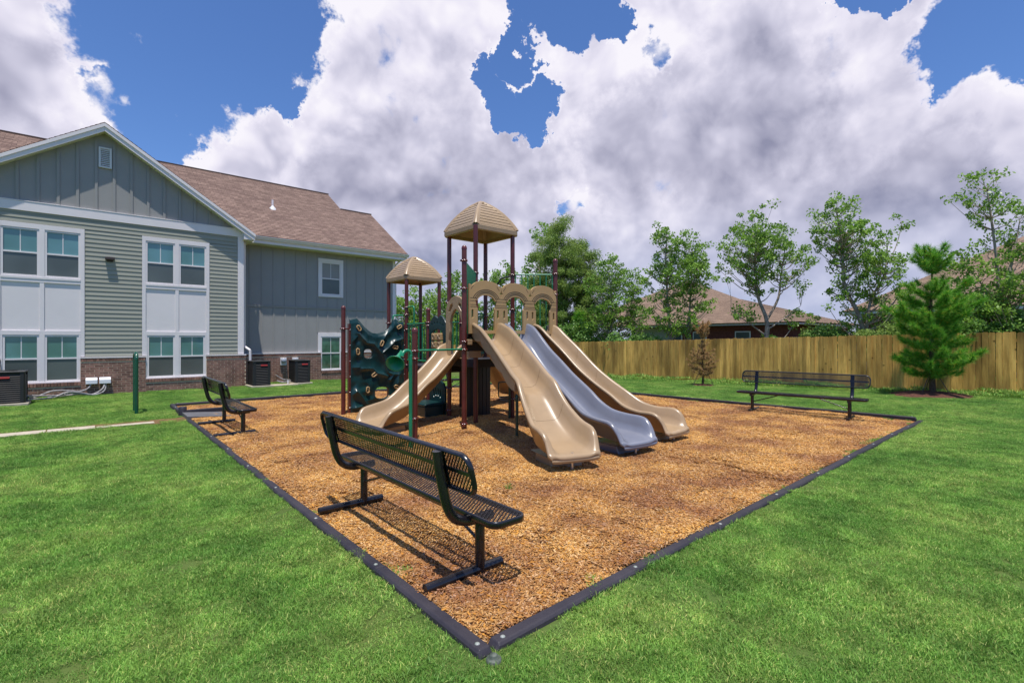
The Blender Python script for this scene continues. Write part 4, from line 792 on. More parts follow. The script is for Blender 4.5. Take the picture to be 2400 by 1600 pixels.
# lap siding, one object a board
sid = {}
def siding(x0, x1, z0, z1):
    z = z0; k = 0
    while z < z1-.02:
        h = min(.127, z1-z); key = (round(x1-x0, 3), round(h, 3))
        if key not in sid:
            w = x1-x0; mb = MB(); mb.add([(0,-.022,0),(w,-.022,0),(w,-.006,h),(0,-.006,h),(0,0,0),(w,0,0),(w,.004,h),(0,.004,h)], [(0,1,2,3),(0,4,5,1),(4,7,6,5),(0,3,7,4),(1,5,6,2),(3,2,6,7)]); sid[key] = mb.mesh('siding_board', MT['sage'])
        inst(sid[key], 'siding_board', bd, (x0-BO[0], FY-BO[1]-.006, z)); z += .127; k += 1
G0, G1 = (-1.82, -.05), (1.27, 3.04)
siding(XL, G0[0]-.005, 1.10, 4.755); siding(G0[1]+.005, G1[0]-.005, 1.10, 4.755); siding(G1[1]+.005, XR-.165, 1.10, 4.755); siding(XL, XR-.165, 4.765, 5.08)
mb = Bm(); mb.box((XR-.16, FY-.045, 1.10), (XR, FY-.0, 5.08)); mb.box((XR, FY-.045, 1.10), (XR+.025, FY+.12, 5.08)); bevel(mb.build('corner_trim', MT['white'], bd), .004)
mb = Bm(); mb.box((XR, FY+.12, 1.1), (XR+.012, WYB, 5.3)); mb.build('side_wall', MT['sage'], bd)
# window groups
def window(x0, x1, z0, z1, y, up, lo, muntin_all=True, green=False):
    """single-hung vinyl window; x0..x1, z0..z1 outer edge of the vinyl frame"""
    f = .045; zm = (z0+z1)/2+.0; mb = Bm(); yo = y-.03
    mb.box((x0, yo, z0), (x0+f, y+.03, z1)); mb.box((x1-f, yo, z0), (x1, y+.03, z1)); mb.box((x0+f, yo, z0), (x1-f, y+.03, z0+f)); mb.box((x0+f, yo, z1-f), (x1-f, y+.03, z1)); w = mb.build('window', MT['white'], bd); bevel(w, .003)
    mb = Bm(); mb.box((x0+f, yo+.006, zm-.022), (x1-f, y+.025, zm+.022)); mb.build('meeting_rail', MT['white'], w)
    mb = Bm(); mb.box((x0+f, y+.004, zm+.02), (x1-f, y+.012, z1-f)); mb.build('pane', MT[up], w)
    mb = Bm(); mb.box((x0+f, y-.006, z0+f), (x1-f, y+.002, zm-.02)); mb.build('pane', MT[lo], w)
    xc = (x0+x1)/2; mb = Bm(); mb.box((xc-.011, y-.004, zm+.02), (xc+.011, y+.006, z1-f)); mb.build('muntin', MT['vent'], w)
    mb = Bm(); mb.box((xc-.009, y-(.012 if green else -.0015), z0+f), (xc+.009, y-.004 if green else y+.0022, zm-.02)); mb.build('muntin', MT['vent' if green else 'glasslo'], w)
    return w
def strip(name, boxes, m='white', par=None, bw=.003):
    mb = Bm()
    for a, b in boxes: mb.box(a, b)
    return bevel(mb.build(name, MT[m], par or bd), bw)
yt = FY-.045
for (a, b) in (G0, G1):
    c0, c1 = a+.09, b-.09; mid = (a+b)/2
    strip('window_surround', [((a, yt, 1.10), (a+.09, FY, 4.755)), ((b-.09, yt, 1.10), (b, FY, 4.755)), ((a+.09, yt, 4.62), (b-.09, FY, 4.755)), ((mid-.055, yt, 3.31), (mid+.055, FY, 4.62)), ((mid-.055, yt, .42), (mid+.055, FY, 1.72)),
        ((a+.09, yt, 3.16), (b-.09, FY, 3.25)), ((a+.09, yt, 1.72), (b-.09, FY, 1.84)), ((a+.09, yt-.012, 3.25), (b-.09, FY, 3.31)), ((mid-.045, yt+.004, 1.84), (mid+.045, FY, 3.16)), ((a+.0905, yt+.001, .42), (a+.125, FY, 1.72)), ((b-.125, yt+.001, .42), (b-.0905, FY, 1.72)), ((a+.09, yt-.03, .385), (b-.09, FY, .42))])
    mb = Bm(); mb.box((a+.09, FY-.014, 1.84), (mid-.045, FY, 3.16)); mb.build('infill_panel', MT['panelw'], bd); mb = Bm(); mb.box((mid+.045, FY-.014, 1.84), (b-.09, FY, 3.16)); mb.build('infill_panel', MT['panelw'], bd)
    for (p, q) in ((a+.09, mid-.055), (mid+.055, b-.09)):
        window(p, q, 3.315, 4.615, FY, 'glassup', 'glasslo'); pa = p if p > a+.1 else a+.125; qa = q if q < b-.1 else b-.125
        window(pa if p > a+.1 else a+.126, qa if q < b-.1 else b-.126, .42, 1.715, FY, 'glassup', 'glasslo')
# brickwork: mortar core plus bricks standing proud
BYF = FY-.085; BYW = WYB-.085
strip('mortar_wall', [((XL-.02, BYF+.003, -.35), (G0[0]+.095, FY-.002, .97)), ((G0[1]-.09, BYF+.003, -.35), (G1[0]+.085, FY-.002, .97)), ((G1[1]-.09, BYF+.003, -.35), (XR+.08, FY+.3, .97)), ((G0[0]+.09, BYF+.003, -.35), (G0[1]-.085, FY-.002, .28)), ((G1[0]+.09, BYF+.003, -.35), (G1[1]-.085, FY-.002, .28)),
      ((XR+.08, BYW+.003, -.45), (7.05, WYB-.002, .97)), ((7.93, BYW+.003, -.45), (10.36, WYB-.002, .97)), ((7.05, BYW+.003, -.45), (7.93, WYB-.002, .25)), ((XR+.0, FY+.3, -.35), (XR+.072, WYB, .97))], 'mortar', bw=.001)
brick = MB(); brick.box((-.097, -.0, -.0285), (.097, .03, .0285)); bme = brick.mesh('brick', MT['brick']); half = MB(); half.box((-.045, 0, -.0285), (.045, .03, .0285)); hme = half.mesh('brick', MT['brick'])
rowl = MB(); rowl.box((-.0285, 0, -.047), (.0285, .04, .047)); rme = rowl.mesh('brick', MT['brick']); blist = []
def bricks(x0, x1, y, z0, z1, par):
    r_ = 0; z = z0
    while z < z1-.03:
        x = x0+(0.0 if r_ % 2 else -.102)
        while x < x1-.02:
            a = max(x, x0); b = min(x+.194, x1)
            if b-a > .04: blist.append((par, (a+b)/2, y, z+.0285, 'f', (b-a)/.194))
            x += .204
        z += .0677; r_ += 1
def rowlock(x0, x1, y, z): 
    n_ = int((x1-x0)/.0675)
    for i in range(n_): blist.append((bd, x0+(i+.5)*(x1-x0)/n_, y-.012, z, 'r', 1))
for a, b in ((XL-.02, G0[0]+.09), (G0[1]-.085, G1[0]+.08), (G1[1]-.085, XR+.08)): bricks(a, b, BYF, -.02, .93, bd); rowlock(a, b, BYF, 1.005)
for a, b in ((G0[0]+.095, G0[1]-.09), (G1[0]+.085, G1[1]-.09)): bricks(a, b, BYF, -.02, .25, bd); rowlock(a, b, BYF-.01, .335)
bricks(XR+.09, 7.05, BYW, -.09, .93, bd); rowlock(XR+.09, 7.05, BYW, 1.005); bricks(7.93, 10.36, BYW, -.16, .93, bd); rowlock(7.93, 10.36, BYW, 1.005); bricks(7.06, 7.92, BYW, -.15, .22, bd); rowlock(7.06, 7.92, BYW-.01, .29)
blist.sort(key=lambda q: (q[1]-0)**2+q[2]**2 if q[1] > -1.9 else 1e9)
stuffb = MB(BO)
for i, (par, x, y, z, kd, sx) in enumerate(blist):
    jy = random.uniform(-.0005, .001)
    if i < 300: o = inst(rme if kd == 'r' else bme, 'brick', bd, (x-BO[0], y-BO[1]+jy, z), (0, 0, 0), (sx if kd == 'f' else 1, 1, 1))
    else:
        w, h = (.0285, .047) if kd == 'r' else (.097*sx, .0285); stuffb.box((x-w, y+jy, z-h), (x+w, y+.03, z+h))
stuffb.build('brickwork', mat('brown_brick_far', (.33,.18,.135), .85, .2, vcol=(.16,.085,.065), vscale=4.5, bump=.3, bscale=60), bd, kind='stuff')
for bx_ in [((XL, BYF-.02, 1.055), (G0[0]+.09, FY, 1.085)), ((G0[1]-.09, BYF-.02, 1.055), (G1[0]+.09, FY, 1.085)), ((G1[1]-.09, BYF-.02, 1.055), (XR+.09, FY+.02, 1.085)), ((XR+.09, BYW-.02, 1.055), (7.05, WYB, 1.085)), ((7.93, BYW-.02, 1.055), (10.37, WYB, 1.085))]: strip('ledge_flashing', [bx_])
# wing wall boards
for k in range(15):
    x = 4.50+.4065*k
    if x > 10.15: break
    if 6.9 < x < 8.0:
        for z0, z1 in ((1.87, 2.79), (2.88, 3.28), (4.85, 5.18)): 
            mb = MB(); mb.box((-.03, -.02, 0), (.03, .03, z1-z0)); inst(mb.mesh('batten', MT['grey']), 'batten', bd, (x-BO[0], WYB-BO[1]+.005, z0))
    else:
        for z0, z1 in ((1.13, 2.79), (2.88, 5.18)):
            mb = MB(); mb.box((-.03, -.02, 0), (.03, .03, z1-z0)); inst(mb.mesh('batten', MT['grey']), 'batten', bd, (x-BO[0], WYB-BO[1]+.005, z0))
strip('wing_board', [((XR+.02, WYB, 1.09), (6.965, WYB+.035, 5.3)), ((7.965, WYB, 1.09), (10.22, WYB+.035, 5.3)), ((6.965, WYB, 1.7), (7.965, WYB+.035, 5.3))], 'grey')
strip('belly_band', [((XR+.02, WYB-.028, 2.80), (10.2, WYB, 2.87)), ((XR+.02, WYB-.036, 2.865), (10.2, WYB, 2.882)), ((XR+.02, WYB-.022, 1.09), (6.95, WYB, 1.14)), ((7.98, WYB-.022, 1.09), (10.2, WYB, 1.14))], 'grey')
strip('corner_trim', [((10.2, WYB-.03, 1.09), (10.33, WYB+.0, 5.2)), ((10.30, WYB, 1.09), (10.33, WYB+.14, 5.2))])
strip('window_surround', [((6.96, WYB-.04, 4.70), (7.97, WYB, 4.84)), ((6.96, WYB-.04, 3.30), (7.07, WYB, 4.70)), ((7.86, WYB-.04, 3.30), (7.97, WYB, 4.70)), ((7.07, WYB-.04, 3.30), (7.86, WYB, 3.39))])
strip('window_surround', [((6.95, WYB-.04, 1.71), (7.98, WYB, 1.86)), ((6.95, WYB-.04, 1.09), (7.06, WYB, 1.71)), ((7.87, WYB-.04, 1.09), (7.98, WYB, 1.71)), ((7.05, WYB-.06, .345), (7.93, WYB, .38))])
window(7.07, 7.86, 3.39, 4.70, WYB, 'glassup', 'glasslo'); window(7.06, 7.87, .38, 1.71, WYB, 'greenglass', 'greenglass', green=True)
# roofs in stepped shingle courses
def roof_plane(name, e0, e1, t0, t1, m='shingle', par=None, org=BO, thick=.05, course=.14):
    """e0,e1 eave ends; t0,t1 ridge ends (same order)"""
    e0, e1, t0, t1 = map(Vector, (e0, e1, t0, t1)); up = ((t0+t1)/2-(e0+e1)/2); along = (e1-e0).normalized(); nrm_ = along.cross(up.normalized()).normalized()
    if nrm_.z < 0: nrm_ = -nrm_
    h = up.length; n_ = max(1, round(h/course)); me_v = []; me_f = []; uv = []
    for i in range(n_):
        a, b = i/n_, (i+1)/n_; A = e0.lerp(t0, a); B_ = e1.lerp(t1, a); C_ = e1.lerp(t1, b); D_ = e0.lerp(t0, b); k = len(me_v); lo = nrm_*.011
        me_v += [A+lo, B_+lo, C_+nrm_*.001, D_+nrm_*.001, A-nrm_*.002, B_-nrm_*.002]
        me_f += [(k, k+1, k+2, k+3), (k+4, k+5, k+1, k)]
        u = [(p-e0).dot(along) for p in (A, B_, C_, D_)]; v0 = i*.14; uv += [(u[0], v0+.004), (u[1], v0+.004), (u[2], v0+.138), (u[3], v0+.138), (u[0], v0+.001), (u[1], v0+.001), (u[1], v0+.004), (u[0], v0+.004)]
    k = len(me_v); dn = nrm_*thick; me_v += [e0, e1, t1, t0, e0-dn, e1-dn, t1-dn, t0-dn]; fl = [(k+4, k+7, k+6, k+5), (k, k+4, k+5, k+1), (k+1, k+5, k+6, k+2), (k+2, k+6, k+7, k+3), (k+3, k+7, k+4, k)]; me_f += fl; uv += [(0, 0)]*20
    o_ = Vector(org); me = bpy.data.meshes.new(name); me.from_pydata([tuple(v-o_) for v in me_v], [], me_f); ul = me.uv_layers.new(name='UVMap'); ul.data.foreach_set('uv', np.array(uv, dtype=np.float32).ravel()); me.materials.append(MT[m]); me.update()
    o = bpy.data.objects.new(name, me); COL.objects.link(o); o.parent = par or bd; return o
S = .657; ze, ye = 5.34, 19.28
zr = lambda y: ze+S*(y-ye)
roof_plane('roof', (-16, ye, ze), (9.16, ye, ze), (-16, 24.7, zr(24.7)), (9.16, 24.7, zr(24.7)))
roof_plane('roof', (9.16, ye, ze), (10.68, ye, ze), (9.16, 23.05, zr(23.05)), (10.68, 23.05, zr(23.05)))
roof_plane('roof', (9.16, 30.1, ze), (-16, 30.1, ze), (9.16, 24.7, zr(24.7)), (-16, 24.7, zr(24.7))); roof_plane('roof', (10.68, 26.8, ze), (9.16, 26.8, ze), (10.68, 23.05, zr(23.05)), (9.16, 23.05, zr(23.05)))
ax_, az, ry = .39, 7.88, 18.41; sg = (7.88-5.22)/3.94
yv = lambda z: ye+(z-ze)/S+.02
roof_plane('roof', (4.33, yv(5.22), 5.22), (4.33, ry, 5.22), (ax_, yv(7.88), az), (ax_, ry, az)); roof_plane('roof', (-3.55, ry, 5.22), (-3.55, yv(5.22), 5.22), (ax_, ry, az), (ax_, yv(7.88), az))
strip('ridge_cap', [((-16, 24.62, zr(24.7)-.03), (9.18, 24.78, zr(24.7)+.02)), ((9.14, 22.97, zr(23.05)-.03), (10.7, 23.13, zr(23.05)+.02))], 'shingle')
# gable-end walls under the two roof steps at the right
mb = Bm(); mb.add([(10.25, WYB, 5.1), (10.25, 26.3, 5.1), (10.25, 23.05, 7.65), (9.10, 19.9, 5.2), (9.10, 29.5, 5.2), (9.10, 24.7, 8.75)], [(0,1,2),(3,4,5)]); mb.build('gable_wall', MT['grey'], bd)
# rake boards, soffits, gutters
def rake(p, q, w, th, name, m='white'):
    p, q = Vector(p), Vector(q); mb = Bm(); dn = Vector((0,0,-1)); y = Vector((0,1,0)); f = [p, q, q+dn*w, p+dn*w]; mb.add(f+[a+y*th for a in f], [(0,1,2,3),(4,7,6,5),(0,4,5,1),(1,5,6,2),(2,6,7,3),(3,7,4,0)]); return bevel(mb.build(name, MT[m], bd), .003)
for sx in (1, -1):
    rake((ax_, ry-.03, az-.03), (ax_+sx*3.97, ry-.03, 5.22-.03), .10, .035, 'rake_board'); rake((ax_, ry-.005, az-.11), (ax_+sx*3.95, ry-.005, 5.22-.10), .15, .03, 'rake_board')
    mb = Bm(); a = Vector((ax_, ry+.02, az-.24)); b = Vector((ax_+sx*3.66, ry+.02, 5.22-.05)); b = Vector((ax_+sx*3.66, ry+.02, az-.24-3.66*sg)); mb.add([a, b, b+Vector((0,FY-ry-.0,0)), a+Vector((0,FY-ry,0)), a+Vector((0,0,.015)), b+Vector((0,0,.015)), b+Vector((0,FY-ry,.015)), a+Vector((0,FY-ry,.015))], [(0,3,2,1),(4,5,6,7)]); mb.build('soffit', MT['soffit'], bd)
    # boxed eave return
    x0, x1 = sorted((ax_+sx*3.64, ax_+sx*3.95)); mb = Bm(); zb = 4.99; xo = ax_+sx*3.95; xi = ax_+sx*3.62
    mb.add([(xi, ry+.022, zb), (xo, ry+.022, zb), (xo, ry+.022, 5.12), (xi, ry+.022, 5.12+.33*sg), (xi, 22, zb), (xo, 22, zb), (xo, 22, 5.12), (xi, 22, 5.12+.33*sg)], [(0,1,2,3),(4,7,6,5),(0,4,5,1),(1,5,6,2),(2,6,7,3),(3,7,4,0)]); mb.build('eave_return', MT['white'], bd)
strip('soffit', [((4.35, 19.30, 5.06), (10.55, WYB, 5.075)), ((XR+.03, 18.75, 4.975), (4.33, 22, 4.985))], 'soffit')
strip('fascia', [((4.36, 19.30, 5.075), (10.66, 19.33, 5.30))])
def gutter(p, q, name='gutter'):
    p, q = Vector(p), Vector(q); d = (q-p).normalized(); n_ = Vector((d.y, -d.x, 0)); mb = Bm(); pr = [(0, 0), (0, -.11), (.06, -.115), (.085, -.06), (.115, -.03), (.12, 0), (.105, 0), (.10, -.025), (.07, -.05), (.05, -.10), (.012, -.095), (.012, 0)]
    mb.loft([[c+n_*a+Vector((0,0,z)) for a, z in pr] for c in (p, q)], smooth=False); return mb.build(name, MT['white'], bd)
gutter((4.50, 19.30, 5.31), (10.70, 19.30, 5.31)); 
def downspout(pts): 
    mb = Bm(); 
    for a, b in zip(pts, pts[1:]):
        mb.tube([a, b], .045, 4)
    o = mb.build('downspout', MT['white'], bd); return o
downspout([(4.42, 19.25, 5.22), (4.38, 19.2, 5.16), (4.14, 18.98, 5.02), (4.11, 18.86, 4.96), (4.11, 18.86, 1.36), (4.24, 18.60, 1.22), (4.24, 18.60, .12), (4.30, 18.5, .03)])
downspout([(10.52, 19.25, 5.22), (10.40, 19.6, 5.0), (10.38, 19.86, 4.9), (10.38, 19.86, .1)])
mb = Bm(); mb.tube([(5.82, 21.85, 6.95), (5.82, 21.85, 7.38)], .04, 10); vp = mb.build('roof_vent_pipe', MT['white'], bd); mb = Bm(); mb.lathe((5.82, 21.85, 6.98), [(.16, -.06), (.12, .06), (.06, .12), (.045, .16)], 12); mb.build('pipe_flashing', MT['vent'], vp)
# wall light, hose bib
mb = Bm(); mb.box((.40, FY-.17, 3.93), (.62, FY-.03, 4.01)); mb.box((.44, FY-.05, 3.88), (.58, FY-.028, 4.03)); bevel(mb.build('wall_light', MT['bronze'], bd), .008)
mb = Bm(); mb.tube([(1.05, BYF, .47), (1.05, BYF-.10, .47), (1.05, BYF-.13, .42)], .014, 8); mb.lathe((1.05, BYF-.07, .49), [(.03, 0), (.03, .01), (0, .012)], 8); mb.build('hose_bib', MT['bronze'], bd)

# ---------------------------------------------------------------- condensers by the wall
def condenser(label, x, y, w, dpt, h, pad=True):
    t = thing('air_conditioner', label, 'AC unit', (x, y, gz(x, y)), 0, 'air conditioning condensers along the building'); z0 = .06
    mb = MB(); mb.box((-.06, -.06, -.03), (w+.06, dpt+.06, z0)); bevel(mb.build('pad', MT['concrete'], t), .01)
    mb = MB(); mb.box((.03, .03, z0), (w-.03, dpt-.03, h-.04)); mb.build('coil', MT['acblack'], t)
    for cx, cy in ((0, 0), (w, 0), (w, dpt), (0, dpt)):
        sx = 1 if cx == 0 else -1; sy = 1 if cy == 0 else -1; mb = MB(); mb.add([(cx+sx*.09, cy, z0), (cx+sx*.03, cy+sy*.0, z0), (cx, cy+sy*.03, z0), (cx, cy+sy*.09, z0), (cx+sx*.09, cy, h-.03), (cx+sx*.03, cy, h-.03), (cx, cy+sy*.03, h-.03), (cx, cy+sy*.09, h-.03)], [(0,1,5,4),(1,2,6,5),(2,3,7,6)]+[(4,5,6,7)]); mb.build('corner_post', MT['acdark'], t)
    mb = MB(); n_ = 13
    for i in range(n_):
        z = z0+.04+i*(h-.12-z0)/n_
        for (a, b, ins) in (((.08, 0), (w-.08, 0), (0, 1)), ((0, .08), (0, dpt-.08), (1, 0)), ((w, .08), (w, dpt-.08), (-1, 0))):
            ix, iy = ins; mb.add([(a[0], a[1], z), (b[0], b[1], z), (b[0]+ix*.025, b[1]+iy*.025, z+.034), (a[0]+ix*.025, a[1]+iy*.025, z+.034), (a[0]+ix*.004, a[1]+iy*.004, z-.004), (b[0]+ix*.004, b[1]+iy*.004, z-.004)], [(0,1,2,3),(4,5,1,0)])
    lv = mb.build('louvre_grille', MT['acblack'], t)
    mb = MB(); mb.box((-.012, -.012, h-.035), (w+.012, dpt+.012, h)); o = mb.build('top_cover', MT['acdark'], t); bevel(o, .015, 3)
    mb = MB(); mb.lathe((w/2, dpt/2, h), [(min(w, dpt)*.37, 0), (min(w, dpt)*.37, .012), (min(w, dpt)*.35, .012), (min(w, dpt)*.35, .0)], 24)
    for r_ in (min(w, dpt)*.3, min(w, dpt)*.22, min(w, dpt)*.14, min(w, dpt)*.07): mb.tube([(w/2+r_*math.cos(a), dpt/2+r_*math.sin(a), h+.012) for a in [k*math.pi/10 for k in range(20)]], .003, 4, closed=True)
    mb.build('fan_guard', MT['acblack'], o)
    vs, fs = plate(rrect(0, 0, .21, .05, .02), [], .008, .001); mb = MB(); F_ = frame((w*.42, -.006, h-.17), (1,0,0), (0,0,1)); mb.add([F_ @ v for v in vs], fs); bdg = mb.build('badge', MT['red'], t)
    return t
condenser('black condenser unit on the far left, in front of the lower left window', -1.95, 16.72, .82, .72, .83)
condenser('dark condenser unit beside the downspout at the building corner', 4.13, 17.74, .54, .80, .88)
condenser('dark condenser unit under the two round meters on the brick wall', 5.54, 18.0, .52, .78, .86)
for x, lab in ((5.62, 'left round electric meter box on the brick wall of the wing'), (6.05, 'right round electric meter box on the brick wall of the wing')):
    m_ = thing('meter_box', lab, 'meter', (x, WYB-.1, .78), 0, 'electric meters on the brick wall')
    mb = MB(); mb.box((-.11, -.06, -.16), (.11, .09, .12)); bevel(mb.build('box', MT['vent'], m_), .01)
    mb = MB(); mb.lathe((0, -.06, .02), [(.10, 0), (.10, .03), (.085, .09), (.06, .11), (0, .115)], 18, axis=(0,-1,0)); mb.build('dial_cover', mat('meter_glass', (.35,.37,.42), .12, .8, coat=.5), m_)
pd = thing('concrete_pad', 'narrow concrete pad between the two condensers by the wing', 'pad', (5.1, 18.1, 0)); mb = MB((5.1, 18.1, 0)); mb.box((4.4, 17.85, -.05), (5.6, 18.35, .035)); bevel(mb.build('slab', MT['concrete'], pd), .01)
mb = MB((5.1, 18.1, 0)); mb.tube(smooth_path([(4.98, 18.3, .35), (5.2, 18.3, .2), (5.35, 18.35, .17), (5.5, 18.5, .15)], 4), .018, 6); mb.tube(smooth_path([(4.98,18.2,.16),(5.2,18.2,.10),(5.45,18.2,.14)], 4), .02, 6); hs = mb.build('line_set', MT['pipe'], pd)
mb = MB((5.1, 18.1, 0)); mb.tube([(5.32, 18.1, .03), (5.32, 18.1, .17)], .02, 8); mb.build('drain_pipe', MT['whitep'], pd)
cvb = thing('line_set_cover', 'pair of white pipe cover boxes low on the brick wall beside the left condenser', 'pipe cover', (.18, 18.6, 0))
for x in (-.03, .27):
    mb = MB((.18, 18.6, 0)); mb.add([(x, 18.44, .32), (x+.26, 18.44, .32), (x+.26, 18.44, .44), (x, 18.44, .44), (x, 18.60, .32), (x+.26, 18.60, .32), (x+.26, 18.60, .50), (x, 18.60, .50)], [(0,1,2,3),(4,7,6,5),(0,4,5,1),(1,5,6,2),(2,6,7,3),(3,7,4,0)]); bevel(mb.build('cover_box', MT['whitep'], cvb), .01)
for pts in ([(.10,18.5,.34),(.02,18.45,.2),(-.15,18.35,.14),(-.35,18.2,.18),(-.7,17.9,.22),(-1.0,17.4,.12),(-1.12,17.2,.15)], [(.40,18.5,.34),(.33,18.4,.16),(.12,18.3,.04),(-.1,18.2,.10),(-.4,18.0,.16),(-.7,17.7,.06),(-1.12,17.1,.10)], [(.42,18.52,.34),(.38,18.42,.12),(.20,18.32,.03),(.0,18.25,.05),(-.3,18.1,.12),(-.6,17.85,.10),(-1.12,17.0,.2)], [(-.05,18.45,.06),(-.3,18.3,.06),(-.8,18.0,.04)]):
    mb = MB((.18, 18.6, 0)); mb.tube(smooth_path(pts, 5), .022, 7); mb.build('pipe', MT['pipe'], cvb)

# ---------------------------------------------------------------- wooden fence
FX = 19.9; fence = thing('wooden_fence', 'tall yellow-brown wooden picket fence with dog-eared tops along the lawn', 'fence', (FX, 10, 0)); fence_grp = []
pm = []
for k in range(5):
    h = 1.83+random.uniform(-.012, .012); w = random.choice((.1335, .136, .1375)); e = .026; mb = MB(); o_ = [(-w/2, -.15), (w/2, -.15), (w/2, h-e), (w/2-e, h), (-w/2+e, h), (-w/2, h-e)]
    n_ = len(o_); mb.add([(0, a, b) for a, b in o_]+[(.017, a, b) for a, b in o_], [tuple(range(n_-1, -1, -1)), tuple(range(n_, 2*n_))]+[(i, (i+1) % n_, (i+1) % n_+n_, i+n_) for i in range(n_)]); pm.append(mb.mesh('picket', MT['picket']))
y = -1.4; cnt = 0
while y < 39.5:
    if cnt < 298: inst(random.choice(pm), 'picket', fence, (random.choice((-.006, .0, .004))+random.uniform(-.003, .003), y-10, gz(FX, y)+random.uniform(-.012, .012)), (random.gauss(0, .004), random.gauss(0, .004), random.gauss(0, .012)))
    y += .1415; cnt += 1
for z in (.35, .95, 1.55):
    for k in range(17):
        a = -2+k*2.44; mb = MB((FX, 10, 0)); g0, g1 = gz(FX, a), gz(FX, a+2.44); mb.add([(FX+.02, a, g0+z), (FX+.058, a, g0+z), (FX+.058, a+2.44, g1+z), (FX+.02, a+2.44, g1+z), (FX+.02, a, g0+z+.09), (FX+.058, a, g0+z+.09), (FX+.058, a+2.44, g1+z+.09), (FX+.02, a+2.44, g1+z+.09)], [(0,3,2,1),(4,5,6,7),(0,1,5,4),(1,2,6,5),(2,3,7,6),(3,0,4,7)]); mb.build('rail', MT['picket'], fence)
for k in range(17):
    a = -2+k*2.44; mb = MB((FX, 10, 0)); mb.box((FX+.06, a-.045, gz(FX, a)-.3), (FX+.15, a+.045, gz(FX, a)+1.78)); mb.build('fence_post', MT['picket'], fence)
gf = thing('grey_fence', 'weathered grey board fence of the neighbours, beyond the yellow fence', 'fence', (27.5, 12, 0)); mb = MB(); mb.box((0, -.068, -.6), (.018, .068, 1.55)); gm_ = mb.mesh('board', MT['oldwood'])
for k in range(90): inst(gm_, 'board', gf, (0, -6.5+k*.142, gz(27.5, 5.5+k*.142)+.42+.02*random.random()))
mb = MB(); mb.box((-.04, -6.6, 1.55-.42), (-.0, 6.3, 1.64-.42)); mb.build('rail', MT['oldwood'], gf)

# ---------------------------------------------------------------- trees
def leaves_mesh(centres, radii, n_per, size, seed, flat=.0, droop=0.0, long_=1.0, thin=.62):
    r = np.random.default_rng(seed); C = np.repeat(np.array(centres), n_per, 0); Rr = np.repeat(np.array(radii), n_per); n = len(C)
    g = r.normal(0, 1, (n, 3)); g /= np.linalg.norm(g, axis=1)[:, None]; rad = Rr*r.uniform(0, 1, n)**.45; P = C+g*rad[:, None]*np.array([1, 1, .75]); P[:, 2] -= droop*r.uniform(0, 1, n)*Rr
    a = r.uniform(0, 2*np.pi, n); tilt = r.normal(0, .75, n); u = np.stack([np.cos(a)*np.cos(tilt), np.sin(a)*np.cos(tilt), np.sin(tilt)-droop], 1); u /= np.linalg.norm(u, axis=1)[:, None]
    w = np.cross(u, r.normal(0, 1, (n, 3))); w /= np.linalg.norm(w, axis=1)[:, None]; s = size*r.uniform(.65, 1.25, n)[:, None]; nn = np.cross(u, w)
    V = np.stack([P-u*s*long_*.5, P+w*s*thin*.5+nn*s*.06, P+u*s*long_*.5, P-w*s*thin*.5+nn*s*.06], 1).reshape(-1, 3); F = (np.arange(n)[:, None]*4+np.array([[0,1,2,3]]))
    t_ = r.uniform(0, 1, n); tone = np.stack([.65+.8*t_, .7+.6*t_, .7+.5*t_], 1); return V, F, np.repeat(tone, 4, 0)
